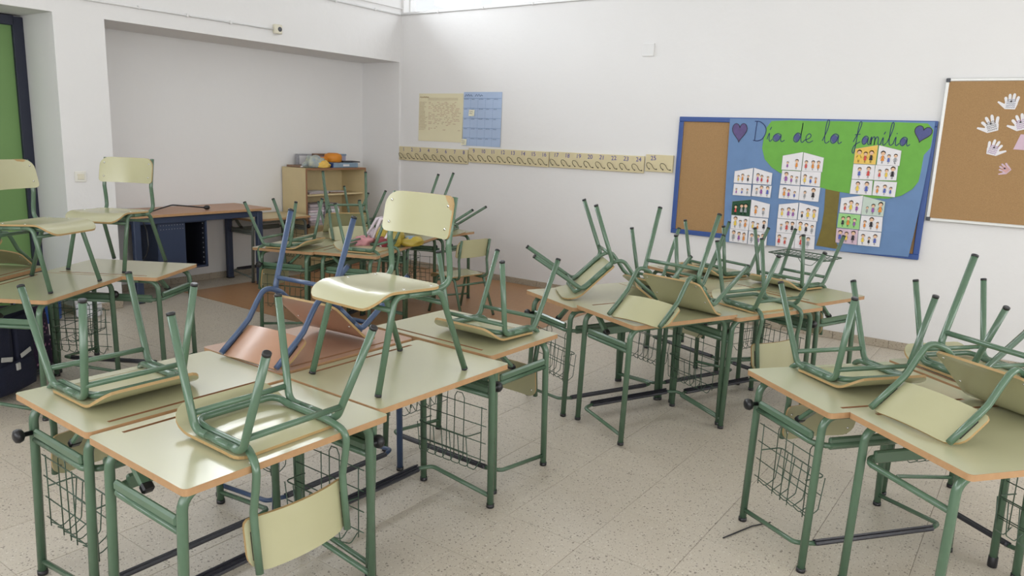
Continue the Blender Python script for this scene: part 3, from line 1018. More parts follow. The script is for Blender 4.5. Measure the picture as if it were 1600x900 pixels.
def desk_meshes(key, paint, lam):
    M = {}
    M['tabletop'] = top_mesh(lam)
    ol = rrect(DL, DW, 0.016, 4)
    n = len(ol)
    b = MB()
    for z0, z1 in ((HT - TT, HT - 0.0016),):
        b.add([(x, y, z0) for x, y in ol] + [(x, y, z1) for x, y in ol] + [(x * (1 - .0016 / DL), y * (1 - .0016 / DW), HT) for x, y in ol],
              [(i, (i + 1) % n, n + (i + 1) % n, n + i) for i in range(n)] + [(n + i, n + (i + 1) % n, 2 * n + (i + 1) % n, 2 * n + i) for i in range(n)])
    M['edge_band'] = b.mesh('edge_band', 'wood_edge')
    b = MB()
    x0, x1, y0, y1, zd = -0.27, 0.27, 0.205, 0.220, HT - 0.005
    b.add([(x0, y0, HT), (x1, y0, HT), (x1, y1, HT), (x0, y1, HT), (x0 + .01, y0, zd), (x1 - .01, y0, zd), (x1 - .01, y1, zd), (x0 + .01, y1, zd)],
          [(4, 5, 6, 7), (0, 1, 5, 4), (1, 2, 6, 5), (2, 3, 7, 6), (3, 0, 4, 7)])
    M['pencil_groove'] = b.mesh('pencil_groove', 'groove_brown')
    r_ = 0.0145
    zt = HT - TT - r_
    M['leg'], M['foot_cap'], M['top_rail'] = [], [], []
    for sy in (-1, 1):
        for sx in (-1, 1):
            y = sy * 0.192
            M['leg'].append(MB().tube([(sx * 0.338, y, 0.012), (sx * 0.322, y, zt), (sx * 0.21, y, zt)], r_, 12, 0.07, fseg=7).mesh('leg', paint))
            M['foot_cap'].append(MB().lathe([(r_ + .002, 0.0), (r_ + .0025, 0.004), (r_ + .0022, 0.016)], 12, 'Z', (sx * 0.338, y, 0)).mesh('foot_cap', 'black_plastic'))
        M['top_rail'].append(MB().tube([(-0.211, sy * 0.192, zt), (0.211, sy * 0.192, zt)], r_ * .97, 10).mesh('top_rail', paint))
    zu = 0.490
    M['side_rail'] = [MB().tube([(-0.326, -0.185, zu), (-0.326, 0.15, zu), (-0.29, 0.192, zu), (0.29, 0.192, zu), (0.326, 0.15, zu), (0.326, -0.185, zu)], 0.0105, 10, 0.04).mesh('side_rail', paint)]
    M['side_bar'] = [MB().box((sx * 0.326, -0.01, zu + 0.026), (0.019, 0.33, 0.032), bev=0.007).mesh('side_bar', paint) for sx in (-1, 1)]
    M['back_beam'] = [MB().box((0, 0.186, zu + 0.005), (0.56, 0.018, 0.045), bev=0.005).mesh('back_beam', paint)]
    M['stop_arm'], M['arm_tip'] = [], []
    for sx in (-1, 1):
        rot = Matrix.Rotation(R(40), 3, 'X')
        M['stop_arm'].append(MB().box((sx * 0.296, 0.085, HT - TT - 0.044), (0.03, 0.018, 0.11), Matrix.Rotation(R(-48), 3, 'X'), bev=0.004).mesh('stop_arm', paint))
        M['arm_tip'].append(MB().box((sx * 0.296, 0.037, HT - TT - 0.086), (0.034, 0.024, 0.028), Matrix.Rotation(R(-48), 3, 'X'), bev=0.005).mesh('arm_tip', 'black_plastic'))
    M['foot_rail'] = [MB().tube([(sx * 0.336, -0.185, 0.050), (sx * 0.334, 0.135, 0.085), (sx * 0.26, 0.165, 0.088)], 0.0095, 8, 0.03).mesh('foot_rail', paint) for sx in (-1, 1)]
    b = MB().box((0, 0.165, 0.089), (0.54, 0.036, 0.018), Matrix.Rotation(R(30), 3, 'X'), bev=0.005)
    b.box((0, 0.156, 0.097), (0.54, 0.006, 0.005), Matrix.Rotation(R(30), 3, 'X')).box((0, 0.166, 0.103), (0.54, 0.006, 0.005), Matrix.Rotation(R(30), 3, 'X'))
    M['footrest_bar'] = [b.mesh('footrest_bar', 'footrest_black')]
    M['knob'] = [MB().lathe([(0.008, 0.0), (0.008, 0.024), (0.014, 0.026), (0.021, 0.031), (0.024, 0.041), (0.021, 0.051), (0.010, 0.056)], 16, 'X', (0.336, -0.178, zu + 0.028)).mesh('knob', 'black_plastic')]
    # wire basket hung on the user's right side, pocket folded under the table
    b = MB()
    wr, wx = 0.0021, 0.314
    for z in (0.435, 0.36, 0.285, 0.21):
        b.tube([(wx, -0.176, z), (wx, 0.176, z)], wr, 5)
    for k, y in enumerate((-0.15, -0.055, 0.04, 0.135)):
        lo = 0.185
        b.tube([(wx, y, lo), (wx, y, 0.455), (wx, y + 0.012, 0.475), (wx, y + 0.040, 0.475), (wx, y + 0.052, 0.455), (wx, y + 0.052, lo)] if k % 2 else
               [(wx, y, lo), (wx, y, 0.44)], wr, 5)
    px = wx - 0.075
    for y in (-0.145, -0.10, -0.055, -0.01, 0.035, 0.08, 0.125):
        b.tube([(wx, y, 0.20), (wx - 0.03, y, 0.172), (px, y, 0.20), (px - 0.012, y + 0.003, 0.33)], wr, 5, 0.015, fseg=3)
    b.tube([(wx, -0.15, 0.33), (px - 0.012, -0.145, 0.335), (px - 0.012, 0.125, 0.335), (wx, 0.13, 0.33)], wr * 1.3, 5, 0.02)
    b.tube([(px - 0.004, -0.145, 0.26), (px - 0.004, 0.125, 0.26)], wr, 5)
    M['wire_basket'] = [b.mesh('wire_basket', 'wire_green')]
    return M


def desk(label, cx, cy, yaw, dz=0.0, style='green', old=False, group='green framed pupil desks with olive tops'):
    if style not in MESH:
        MESH[style] = {'green': lambda: desk_meshes('g', 'green_paint', 'laminate'),
                       'blue': lambda: desk_meshes('b', 'blue_paint', 'laminate_brown'),
                       'grey': lambda: desk_meshes('y', 'grey_green_paint', 'cabinet_wood')}[style]()
    M = MESH[style]
    root = empty('school_desk', (cx, cy, dz), yaw)
    tag(root, label, 'desk', group)
    t = link('tabletop', M['tabletop'], root)
    link('edge_band', M['edge_band'], t)
    link('pencil_groove', M['pencil_groove'], t)
    for lm, fm in zip(M['leg'], M['foot_cap']):
        l = link('leg', lm, root)
        c = link('foot_cap', fm, l)
        if old:                                   # tape wound round the foot, higher up the leg
            c.scale = (1, 1, 2.6)
    for k in ('top_rail', 'side_rail', 'back_beam', 'wire_basket') + (() if old else ('side_bar', 'foot_rail', 'footrest_bar')):
        for me in M[k]:
            link(k, me, root)
    for am, tm in () if old else zip(M['stop_arm'], M['arm_tip']):
        a = link('stop_arm', am, root)
        link('arm_tip', tm, a)
    for me in M['knob']:
        link('knob', me, root)
    return root


A1 = 'desks of the near left cluster'
desk('nearest olive desk, lower left, with a chair hanging its backrest over the front edge', 4.328, -5.153, 1.551, 0, group=A1)
desk('olive desk at the left edge, back to back with the nearest desk', 3.795, -5.133, 1.551 + PI, 0.001, group=A1)
desk('olive desk carrying the upright chair in the middle foreground', 4.292, -4.441, 1.546, 0.002, group=A1)
desk('brown topped desk with blue legs under the tilted blue chair', 3.757, -4.427, 1.546 + PI, 0.003, 'blue', group=A1)
desk('olive end desk crosswise behind the upright chair, chair upside down on its right', 4.090, -3.795, 3.117, 0, group=A1)
A2 = 'desks of the middle right cluster'
desk('front left desk of the middle right cluster, a tilted chair lying on it', 4.584, -2.787, 1.140, 0.012, group=A2)
desk('back left desk of the middle right cluster with a chair tipped up', 4.131, -2.610, 1.137 + PI, 0.0, group=A2)
desk('front right desk of the middle right cluster with a backrest hanging over its edge', 4.880, -2.190, 1.165, 0.001, group=A2)
desk('desk hidden in the middle of the right cluster behind crowded chair legs', 4.420, -1.985, 1.16 + PI, 0.002, group=A2)
desk('end desk by the poster carrying a chair with a wire rack on its legs', 4.955, -1.545, 2.793, 0.003, group=A2)
desk('far end desk of the right cluster under the bare cork strip', 4.275, -1.295, 2.793, 0.001, group=A2)
A3 = 'desks of the near right cluster'
desk('back left desk of the near right cluster with an upside down chair and black knob', 5.731, -3.377, 4.037, 0, group=A3)
desk('front desk of the near right cluster with a tilted chair lying on it', 6.176, -3.638, 0.885, 0.002, old=True, group=A3)
desk('end desk of the near right cluster set crosswise by the wall', 6.176, -2.930, R(141), 0.001, group=A3)
A4 = 'desks of the far left cluster'
desk('olive desk at the left edge under an upright chair facing right', 1.808, -4.661, 2.146, 0, group=A4)
desk('olive desk with an upright chair in front of the teacher desk', 1.589, -4.103, 3.698, 0.0015, group=A4)
desk('olive desk half out of frame beside the green door', 1.21, -4.83, R(303), 0.0, group=A4)
A5 = 'desks of the far middle cluster'
desk('front left desk of the far middle cluster with an upside down chair', 1.482, -2.597, 5.066, 0, group=A5)
desk('front right desk of the far middle cluster holding plastic bags', 1.935, -2.392, 1.937, 0.001, group=A5)
desk('second desk on the left of the far middle cluster near the bookcase', 1.225, -1.930, 5.066, 0.002, group=A5)
desk('second desk on the right of the far middle cluster behind the big backrest', 1.680, -1.728, 1.937, 0.0, group=A5)
desk('end desk of the far middle cluster nearest the coat rails', 1.500, -1.165, R(182), 0.001, group=A5)
desk('old grey legged desk between the teacher desk and the bookcase', -0.335, -1.60, R(90), 0.0, 'grey', group='grey framed desk')

# ------------------------------------------------------------------ chairs
HS = 0.3305
SPR = 0.164


def seat_grid(hw, y0, y1, rf, rr, nx=18, ny=18):
    """rounded seat outline: returns grid of (x, y)"""
    us = [math.sin(k / nx * PI - PI / 2) * hw for k in range(nx + 1)]
    g = []
    for x in us:
        t = max(0.0, (abs(x) - (hw - rf)) / rf)
        dyf = rf * (1 - math.sqrt(max(0, 1 - min(1, t) ** 2)))
        t = max(0.0, (abs(x) - (hw - rr)) / rr)
        dyr = rr * (1 - math.sqrt(max(0, 1 - min(1, t) ** 2)))
        a, b_ = y0 + dyr, y1 - dyf
        g.append([(x, a + (b_ - a) * (0.5 - 0.5 * math.cos(PI * j / ny))) for j in range(ny + 1)])
    return g


def shell(top, bot, mats=(0, 1)):
    """two grids of points -> closed sheet, faces material 0, rim material 1"""
    b = MB()
    nx, ny = len(top), len(top[0])
    idx = lambda i, j: i * ny + j
    vs = [p for r_ in top for p in r_]
    fs = [(idx(i, j), idx(i + 1, j), idx(i + 1, j + 1), idx(i, j + 1)) for i in range(nx - 1) for j in range(ny - 1)]
    b.add(vs, fs, 0, True)
    b.add([p for r_ in bot for p in r_], [tuple(reversed(f)) for f in fs], 0, True)
    ring = [(i, 0) for i in range(nx)] + [(nx - 1, j) for j in range(1, ny)] + [(i, ny - 1) for i in range(nx - 2, -1, -1)] + [(0, j) for j in range(ny - 2, 0, -1)]
    pts = [top[i][j] for i, j in ring] + [bot[i][j] for i, j in ring]
    n = len(ring)
    b.add(pts, [(k, n + k, n + (k + 1) % n, (k + 1) % n) for k in range(n)], 1, False)
    return b


def seat_z(x, y):
    z = 0.3510
    z -= 0.009 * max(0, 1 - (x / 0.16) ** 2) * max(0, 1 - ((y - 0.06) / 0.15) ** 2)
    if y > 0.138:
        t = (y - 0.138) / 0.112
        z -= 0.054 * t * t
    if y < -0.03:
        z += 0.005 * ((-0.03 - y) / 0.06) ** 2
    return z + 0.045 * (y - 0.06)


def back_y(x, z):
    return -0.128 - 0.20 * (z - 0.59) - 0.026 * (1 - (x / 0.178) ** 2)


def chair_meshes(paint, ply):
    M = {}
    g = seat_grid(0.178, -0.093, 0.250, 0.055, 0.035)
    top = [[Vector((x, y, seat_z(x, y))) for x, y in r_] for r_ in g]
    bot = [[Vector((x, y - (0.002 if y > .2 else 0), seat_z(x, y) - 0.0095)) for x, y in r_] for r_ in g]
    M['seat'] = shell(top, bot).mesh('seat', [ply, 'ply_edge'])
    M['_seat_pts'] = [v.co.copy() for v in M['seat'].vertices]
    g = seat_grid(0.178, 0.512, 0.668, 0.055, 0.022, 18, 8)
    top = [[Vector((x, back_y(x, z), z)) for x, z in r_] for r_ in g]
    bot = [[Vector((x, back_y(x, z) - 0.009, z)) for x, z in r_] for r_ in g]
    M['backrest'] = shell(bot, top).mesh('backrest', [ply, 'ply_edge'])
    r_ = 0.0118
    M['leg'], M['rubber_foot'], M['seat_rail'] = [], [], []
    for sx in (-1, 1):
        x = sx * SPR
        fb, rb = (x, 0.130, HS + 0.003), (x, -0.096, HS - 0.007)
        ft, rt = Vector((sx * 0.181, 0.219, 0.006)), Vector((sx * 0.181, -0.219, 0.006))
        M['leg'].append(MB().tube([ft, fb, (x, 0.07, HS + 0.0004)], r_, 12, 0.05, fseg=6).mesh('leg', paint))
        M['leg'].append(MB().tube([rt, rb, (x, -0.04, HS - 0.0046)], r_, 12, 0.05, fseg=6).mesh('leg', paint))
        M['seat_rail'].append(MB().tube([(x, 0.0705, HS + 0.0004), (x, -0.0405, HS - 0.0046)], r_, 12).mesh('seat_rail', paint))
        for t, bse in ((ft, Vector(fb)), (rt, Vector(rb))):
            d = (bse - t).normalized()
            M['rubber_foot'].append(MB().tube([t - d * 0.007, t - d * 0.005, t + d * 0.003], [r_ * .8, r_ + .0006, r_ + .0006], 12).mesh('rubber_foot', 'black_plastic'))
    M['stretcher'] = [MB().tube([(-0.168, 0.146, 0.288), (0.168, 0.146, 0.288)], 0.0095, 10).mesh('stretcher', paint),
                      MB().tube([(-0.168, -0.116, 0.276), (0.168, -0.116, 0.276)], 0.0095, 10).mesh('stretcher', paint)]
    xi = SPR - 0.024
    xp = SPR - 0.006
    half = [(xp, -0.170, 0.664), (xp, -0.146, 0.535), (xp, -0.139, 0.490), (xp, -0.148, 0.415), (xp, -0.152, 0.345), (xi, -0.085, HS - 0.008), (xi, 0.10, HS), (xi, 0.172, HS - 0.008)]
    pts = half + [(-x, y, z) for x, y, z in reversed(half)]
    M['back_frame'] = [MB().tube(pts, 0.0112, 12, 0.055, fseg=5).mesh('back_frame', paint)]
    b = MB()
    for sx in (-1, 1):
        for z in (0.548, 0.632):
            x = sx * 0.150
            b.lathe([(0.0055, 0), (0.005, 0.0028)], 8, 'Y', (x, back_y(x, z) + 0.0002, z))
        for y in (-0.06, 0.075):
            b.lathe([(0.0055, 0), (0.005, 0.0025)], 8, 'Z', (sx * 0.150, y, seat_z(sx * .15, y) - 0.0003))
    M['spacer'] = [MB().box((sx * xp, (back_y(xp, 0.59) - 0.009 - 0.1575 + 0.0118) / 2 + 0.001, 0.59), (0.013, 0.011, 0.085), Matrix.Rotation(R(11), 3, 'X'), bev=0.002).mesh('spacer', 'black_plastic') for sx in (-1, 1)]
    M['screws'] = [b.mesh('screws', 'screw_metal')]
    return M


CH = {}
TILT = math.atan2(0.665 - 0.325, 0.41)


def chair(label, kind, x, y, yaw, tilt=0.0, base=HT, style='green', group=None, zfix=None):
    if style not in CH:
        CH[style] = chair_meshes('blue_paint', 'seat_ply_brown') if style == 'blue' else chair_meshes('green_paint', 'seat_ply')
    M = CH[style]
    ang = {'up': 0.0, 'inv': PI, 'tilt': PI + TILT}[kind] + tilt
    rot = Matrix.Rotation(yaw, 3, 'Z') @ Matrix.Rotation(ang, 3, 'X')
    if kind == 'up':
        z = base + 0.0015
    else:
        P = [rot @ p for p in M['_seat_pts']]
        if kind == 'tilt':
            P += [rot @ v.co for v in M['backrest'].vertices]
        z = base + 0.0012 - min(p.z for p in P)
    if zfix is not None:
        z = zfix
    root = empty('school_chair', (x, y, z), rot=rot.to_euler())
    tag(root, label, 'chair', group)
    link('seat', M['seat'], root)
    bk = link('backrest', M['backrest'], root)
    for lm, fm in zip(M['leg'], M['rubber_foot']):
        l = link('leg', lm, root)
        link('rubber_foot', fm, l)
    for k in ('seat_rail', 'stretcher', 'back_frame', 'spacer'):
        for me in M[k]:
            link(k, me, root)
    for me in M['screws']:
        tag(link('screws', me, root), kind='stuff')
    return root


C1 = 'chairs put up on the near left desks'
chair('upside down chair on the nearest desk, backrest hanging in front at the bottom', 'inv', 4.469, -5.152, R(269.4), -0.063, group=C1)
chair('upside down chair at the left edge, legs up over the left desk', 'inv', 3.684, -5.224, R(89.3), -0.047, group=C1)
UP_C = chair('upright olive chair standing on a desk in the middle foreground', 'up', 4.282, -4.492, R(177.0), base=HT + .002, group=C1)
chair('blue framed chair with brown seat tilted on the brown desk', 'tilt', 3.786, -4.230, R(183.4), 0.007, base=HT + .003, style='blue', group=C1)
chair('upside down chair on the end desk right of the upright chair', 'inv', 4.194, -3.696, R(359.0), -0.085, group=C1)
C2 = 'chairs put up on the middle right desks'
chair('tilted chair with its backrest flat on the front left desk of the middle cluster', 'tilt', 4.745, -2.601, R(168.6), 0.035, base=HT + .012, group=C2)
chair('chair tipped up at the left end of the middle right cluster', 'tilt', 3.952, -2.793, R(310.7), 0.031, group=C2)
chair('upside down chair whose backrest hangs over the right front of the middle cluster', 'inv', 4.998, -2.270, R(245.7), -0.041, group=C2)
chair('upside down chair carrying a wire rack in front of the poster', 'inv', 4.920, -1.392, R(340.2), -0.056, base=HT + .003, group=C2)
chair('upside down chair under the bare cork strip of the blue board', 'inv', 4.405, -1.315, R(336.3), -0.055, group=C2)
chair('upside down chair in the crowded middle of the right cluster', 'inv', 4.362, -2.06, R(341.8), -0.045, base=HT + .002, group=C2)
C3 = 'chairs put up on the near right desks'
chair('upside down chair on the left desk of the near right cluster', 'inv', 5.639, -3.282, R(51.3), -0.062, group=C3)
chair('tilted chair at the right edge with its backrest flat on the front desk', 'tilt', 6.276, -3.320, R(144.5), 0.035, base=HT + .002, group=C3)
chair('upside down chair near the white wall at the right edge', 'inv', 6.09, -2.90, R(231), -0.040, base=HT + .001, group=C3)
C4 = 'chairs on the far left desks'
UP_L = chair('upright chair at the left edge facing right on a desk', 'up', 1.785, -4.660, R(295.5), group=C4)
chair('upright chair with full backrest in front of the teacher desk', 'up', 1.500, -4.085, R(209), base=HT + .0015, group=C4)
chair('tilted chair at the left edge in front of the green door', 'tilt', 1.37, -5.0, R(33), group=C4)
C5 = 'chairs put up on the far middle desks'
chair('upside down chair on the left front of the far middle cluster', 'inv', 1.481, -2.797, R(108.8), -0.063, group=C5)
chair('upside down chair beside the plastic bags in the far middle', 'inv', 2.089, -2.453, R(287.9), -0.040, base=HT + .001, group=C5)
chair('tilted chair showing its pale seat in front of the bookcase', 'tilt', 1.130, -1.910, R(237.0), 0.030, base=HT + .002, group=C5)
chair('upside down chair in front of the bookcase right side', 'inv', 0.917, -1.545, R(289.3), -0.045, base=HT + .002, group=C5)
chair('tilted chair below the coat rails pointing its legs right', 'tilt', 1.913, -1.178, R(108.7), 0.030, base=HT + .001, group=C5)
chair('olive chair standing on the floor by the right wall', 'up', 2.17, -1.48, R(80), base=0.004, group=C5)

def chip(ch, outline):
    bkr = [o for o in ch.children if o.name.startswith('backrest')][0]
    P = [Vector((x, back_y(x, z) + 0.0008, z)) for x, z in outline]
    n = len(P)
    Q = [p - Vector((0, 0.0095, 0)) for p in P]
    o = MB().add(P + Q, [tuple(range(n)), tuple(range(2 * n - 1, n - 1, -1))] + [(i, n + i, n + (i + 1) % n, (i + 1) % n) for i in range(n)]).build('chipped_corner', 'ply_edge', bkr)
    o['label'] = 'chipped bare wood corner'


chip(UP_C, [(-0.118, 0.6685), (-0.135, 0.650), (-0.150, 0.640), (-0.158, 0.622), (-0.1775, 0.618), (-0.1765, 0.640), (-0.163, 0.662), (-0.14, 0.669)])
chip(UP_L, [(-0.07, 0.669), (-0.085, 0.658), (-0.12, 0.653), (-0.135, 0.660), (-0.128, 0.668)])

# wire rack across the legs of the chair by the poster
rack = empty('wire_rack', (4.99, -1.47, 0.855), R(-20))
tag(rack, 'dark green wire rack resting across the upturned chair legs by the poster', 'rack')
b = MB()
b.tube([(-0.20, -0.10, 0), (0.20, -0.10, 0), (0.20, 0.10, 0.01), (-0.20, 0.10, 0.01), (-0.20, -0.10, 0)], 0.004, 6, 0.015)
b.build('rim', 'wire_green', rack)
b = MB()
for k in range(13):
    x = -0.18 + k * 0.03
    b.tube([(x, -0.10, 0), (x + 0.02, 0, -0.006), (x, 0.10, 0.01)], 0.0022, 5)
for k in range(3):
    b.tube([(-0.20, -0.05 + 0.05 * k, 0.003), (0.20, -0.05 + 0.05 * k, 0.003)], 0.0022, 5)
b.build('mesh_wires', 'wire_green', rack)
b = MB().tube([(0.02, -0.10, 0), (0.05, -0.10, -0.035), (0.12, -0.10, -0.04), (0.16, -0.10, 0)], 0.0022, 5, 0.03)
b.tube([(-0.16, -0.10, 0), (-0.12, -0.10, -0.03), (-0.07, -0.10, 0)], 0.0022, 5, 0.02)
b.build('wire_loops', 'wire_green', rack)

# ------------------------------------------------------------------ teacher desk in the alcove
td = empty('teacher_desk', (-0.285, -2.53, 0))
tag(td, 'brown topped teacher desk with dark blue metal legs in the alcove', 'desk')
MB().box((0, 0, 0.749), (0.60, 1.42, 0.022), bev=0.002).build('desktop', 'desk_brown', td)
MB().box((0.3015, 0, 0.749), (0.003, 1.42, 0.021)).box((0, 0.7115, 0.749), (0.60, 0.003, 0.021)).build('edge_band', 'wood_edge', td)
for x in (-0.25, 0.25):
    for y in (-0.62, 0.60):
        l = MB().box((x, y, 0.365), (0.05, 0.06, 0.728), bev=0.006).build('leg', 'teacher_blue', td)
        MB().box((x, y, 0.006), (0.054, 0.064, 0.012), bev=0.003).build('foot_cap', 'black_plastic', l)
for x in (-0.25, 0.25):
    MB().box((x, -0.01, 0.705), (0.035, 1.16, 0.055), bev=0.004).build('beam', 'teacher_blue', td)
for y in (-0.62, 0.60):
    MB().box((0, y, 0.70), (0.46, 0.035, 0.05), bev=0.004).build('cross_beam', 'teacher_blue', td)
# hanging perforated case: closed front on the left, open bay with punched sides on the right
y0, ym, y1 = -0.42, -0.165, 0.045
case = MB().box((0.23, (y0 + ym) / 2, 0.465), (0.012, ym - y0, 0.43), bev=0.002).box((0.02, y0, 0.465), (0.42, 0.010, 0.43))
case.box((0.02, (y0 + y1) / 2, 0.252), (0.43, y1 - y0, 0.010)).box((0.02, y1, 0.465), (0.42, 0.010, 0.43)).box((-0.19, (y0 + y1) / 2, 0.465), (0.010, y1 - y0, 0.43))
case.box((0.235, (y0 + y1) / 2, 0.69), (0.012, y1 - y0, 0.045)).box((0.235, (ym + y1) / 2, 0.256), (0.012, y1 - ym, 0.016)).box((0.235, y1 - 0.006, 0.465), (0.012, 0.014, 0.43))
ca = case.build('hanging_case', 'teacher_blue', td)
MB().box((-0.15, (ym + y1) / 2, 0.465), (0.07, y1 - ym - 0.012, 0.41)).box((0.0, y1 - 0.0075, 0.465), (0.42, 0.004, 0.41)).build('case_interior', 'teacher_dark', ca)
b = MB()
for k in range(9):
    z = 0.285 + k * 0.045
    b.box((0.19, y1 - 0.010, z), (0.012, 0.003, 0.010))
for k in range(6):
    y = ym + 0.02 + k * 0.03
    for z in (0.30, 0.335, 0.62, 0.655):
        b.box((-0.113, y, z), (0.003, 0.010, 0.008))
for k in range(9):
    y = y0 + 0.025 + k * 0.026
    for z in (0.275, 0.62, 0.655):
        b.box((0.2365, y, z), (0.002, 0.006, 0.005))
tag(b.build('perforations', 'box_grey', ca), kind='stuff')
MB().lathe([(0.032, 0), (0.032, 0.003)], 16, 'Z', (-0.15, 0.16, 0.760)).build('cable_grommet', 'black_plastic', td)
cable = empty('power_cable', (-0.2, -2.75, 0.765))
tag(cable, 'black power cable with round plug lying on the teacher desk', 'cable')
MB().tube([(0.05, -0.42, 0.0), (0.08, -0.25, 0.0), (-0.02, -0.08, 0.02), (-0.05, 0.06, 0.045), (0.02, 0.20, 0.03), (0.06, 0.31, 0.016)], 0.006, 8, 0.06).build('cord', 'black_plastic', cable)
MB().lathe([(0.008, -0.02), (0.019, -0.005), (0.021, 0.01), (0.019, 0.028), (0.012, 0.034)], 14, 'Y', (0.06, 0.325, 0.017)).build('plug', 'black_plastic', cable)
MB().tube([(0.062, 0.358, 0.024), (0.062, 0.376, 0.024)], 0.0025, 6).tube([(0.062, 0.358, 0.010), (0.062, 0.376, 0.010)], 0.0025, 6).build('plug_pins', 'screw_metal', cable)
cab2 = MB().tube([(-0.03, -3.10, 0.735), (0.0, -3.10, 0.70), (-0.01, -3.07, 0.62), (0.02, -3.08, 0.5), (0.0, -3.09, 0.42), (-0.03, -3.12, 0.38)], 0.006, 8, 0.05).build('hanging_cable', 'black_plastic')
tag(cab2, 'short black cable hanging beside the left leg of the teacher desk', 'cable')

# ------------------------------------------------------------------ bookcase with things on it
bk = empty('bookcase', (-0.39, -0.79, 0))
tag(bk, 'pale wooden bookcase with two shelves standing in the alcove corner', 'bookcase')
BW, BD, BH = 0.86, 0.39, 1.125


def panel(name, c, sz, mi='cabinet_wood', edges=()):
    p = MB().box(c, sz, bev=0.0015).build(name, mi, bk)
    for ec, es in edges:
        MB().box(ec, es).build('edge_strip', 'cabinet_edge', p)


f = BD / 2
for sy in (-1, 1):
    panel('side_panel', (0, sy * (BW / 2 - 0.009), BH / 2), (BD, 0.018, BH), edges=[((f + 0.001, sy * (BW / 2 - 0.009), BH / 2), (0.003, 0.020, BH))])
panel('top_panel', (0, 0, BH - 0.010), (BD, BW - 0.037, 0.02), edges=[((f + 0.001, 0, BH - 0.010), (0.003, BW - 0.04, 0.022))])
panel('shelf', (-0.012, 0, 0.835), (BD - 0.03, BW - 0.037, 0.018))
panel('shelf', (-0.012, 0, 0.50), (BD - 0.03, BW - 0.037, 0.018))
panel('bottom_panel', (-0.006, 0, 0.07), (BD - 0.02, BW - 0.037, 0.018))
panel('back_panel', (-f + 0.004, 0, BH / 2), (0.006, BW - 0.037, BH - 0.03))
panel('plinth', (f - 0.03, 0, 0.032), (0.016, BW - 0.037, 0.055), 'cabinet_edge')


def gbox(name, label, cat, c, sz, m_, rz=0.0, tiltx=0.0, parts=None, group=None):
    root = empty(name, c, rot=(tiltx, 0, rz))
    tag(root, label, cat, group)
    MB().box((0, 0, sz[2] / 2), sz, bev=min(sz) * .12).build('body', m_, root)
    for pn, pc, ps, pm in (parts or []):
        MB().box(pc, ps, bev=min(ps) * .1).build(pn, pm, root)
    return root


T = BH + 0.002
gbox('picture_book', 'flat brown book lying at the left back of the bookcase top', 'book', (-0.42, -1.08, T), (0.20, 0.26, 0.022), 'box_brown', 0.1, parts=[('pages', (0.004, 0.004, 0.011), (0.196, 0.255, 0.014), 'paper_white')])
gbox('board_game_box', 'grey printed box leaning upright on the bookcase behind the wrapper', 'box', (-0.545, -0.955, T), (0.045, 0.20, 0.135), 'box_grey', 0.0, parts=[('printed_label', (0.024, 0.0, 0.07), (0.003, 0.16, 0.09), 'carton_white')])
gbox('puzzle_box', 'brown printed box standing behind on the bookcase', 'box', (-0.53, -0.745, T), (0.05, 0.20, 0.14), 'box_brown', 0.05, parts=[('printed_label', (0.027, 0.0, 0.075), (0.003, 0.15, 0.08), 'box_lilac')])
gbox('storage_box', 'lilac box at the back of the bookcase top behind the orange tub', 'box', (-0.53, -0.50, T), (0.06, 0.24, 0.13), 'box_lilac', 0.0, parts=[('lid', (0, 0, 0.127), (0.066, 0.246, 0.02), 'box_paleblue')])
gbox('binder', 'pale blue flat box lying along the front of the bookcase top', 'box', (-0.30, -0.66, T), (0.22, 0.36, 0.052), 'box_paleblue', 0.0, parts=[('label', (0.111, 0.0, 0.026), (0.003, 0.09, 0.022), 'carton_white'), ('spine', (0.0, -0.182, 0.026), (0.215, 0.006, 0.05), 'box_blue')])
gbox('dark_folder', 'thin dark folder lying on the pale blue box', 'folder', (-0.33, -0.50, T + 0.0545), (0.18, 0.20, 0.012), 'teacher_dark', -0.3, parts=[('spine', (-0.091, 0, 0.006), (0.004, 0.2, 0.013), 'box_grey')])
gbox('blue_tin', 'dark blue square tin at the left end of the pale blue box', 'tin', (-0.30, -0.905, T), (0.12, 0.09, 0.052), 'box_blue', 0.2, parts=[('lid', (0, 0, 0.050), (0.124, 0.094, 0.012), 'box_blue')])
tub = empty('orange_tub', (-0.36, -0.70, T + 0.054))
tag(tub, 'orange plastic tub on top of the pale blue box', 'tub')
MB().lathe([(0.085, 0), (0.095, 0.01), (0.10, 0.06), (0.09, 0.085), (0.05, 0.10)], 18, 'Z').build('body', 'orange_plastic', tub)
MB().box((-0.02, -0.115, 0.03), (0.09, 0.07, 0.05), bev=0.012).build('handle', 'orange_plastic', tub)


def lump(b, c, sx, sy, sz, seed, amp=0.18, n=14, mi=0):
    vs, fs = [], []
    for j in range(n + 1):
        th = PI * j / n
        for i in range(2 * n):
            ph = PI * i / n
            d = Vector((math.sin(th) * math.cos(ph), math.sin(th) * math.sin(ph), math.cos(th)))
            k = 1 + amp * noise.noise(d * 1.7 + Vector((seed, seed * .7, 3))) * 1.6 + amp * .5 * noise.noise(d * 4.5 + Vector((seed, 1, 2)))
            p = Vector((d.x * sx * k, d.y * sy * k, d.z * sz * k))
            p.z = max(p.z, -sz * 0.55)
            vs.append(Vector(c) + p)
    for j in range(n):
        for i in range(2 * n):
            i2 = (i + 1) % (2 * n)
            fs.append((j * 2 * n + i, (j + 1) * 2 * n + i, (j + 1) * 2 * n + i2, j * 2 * n + i2))
    return b.add(vs, fs, mi, True)


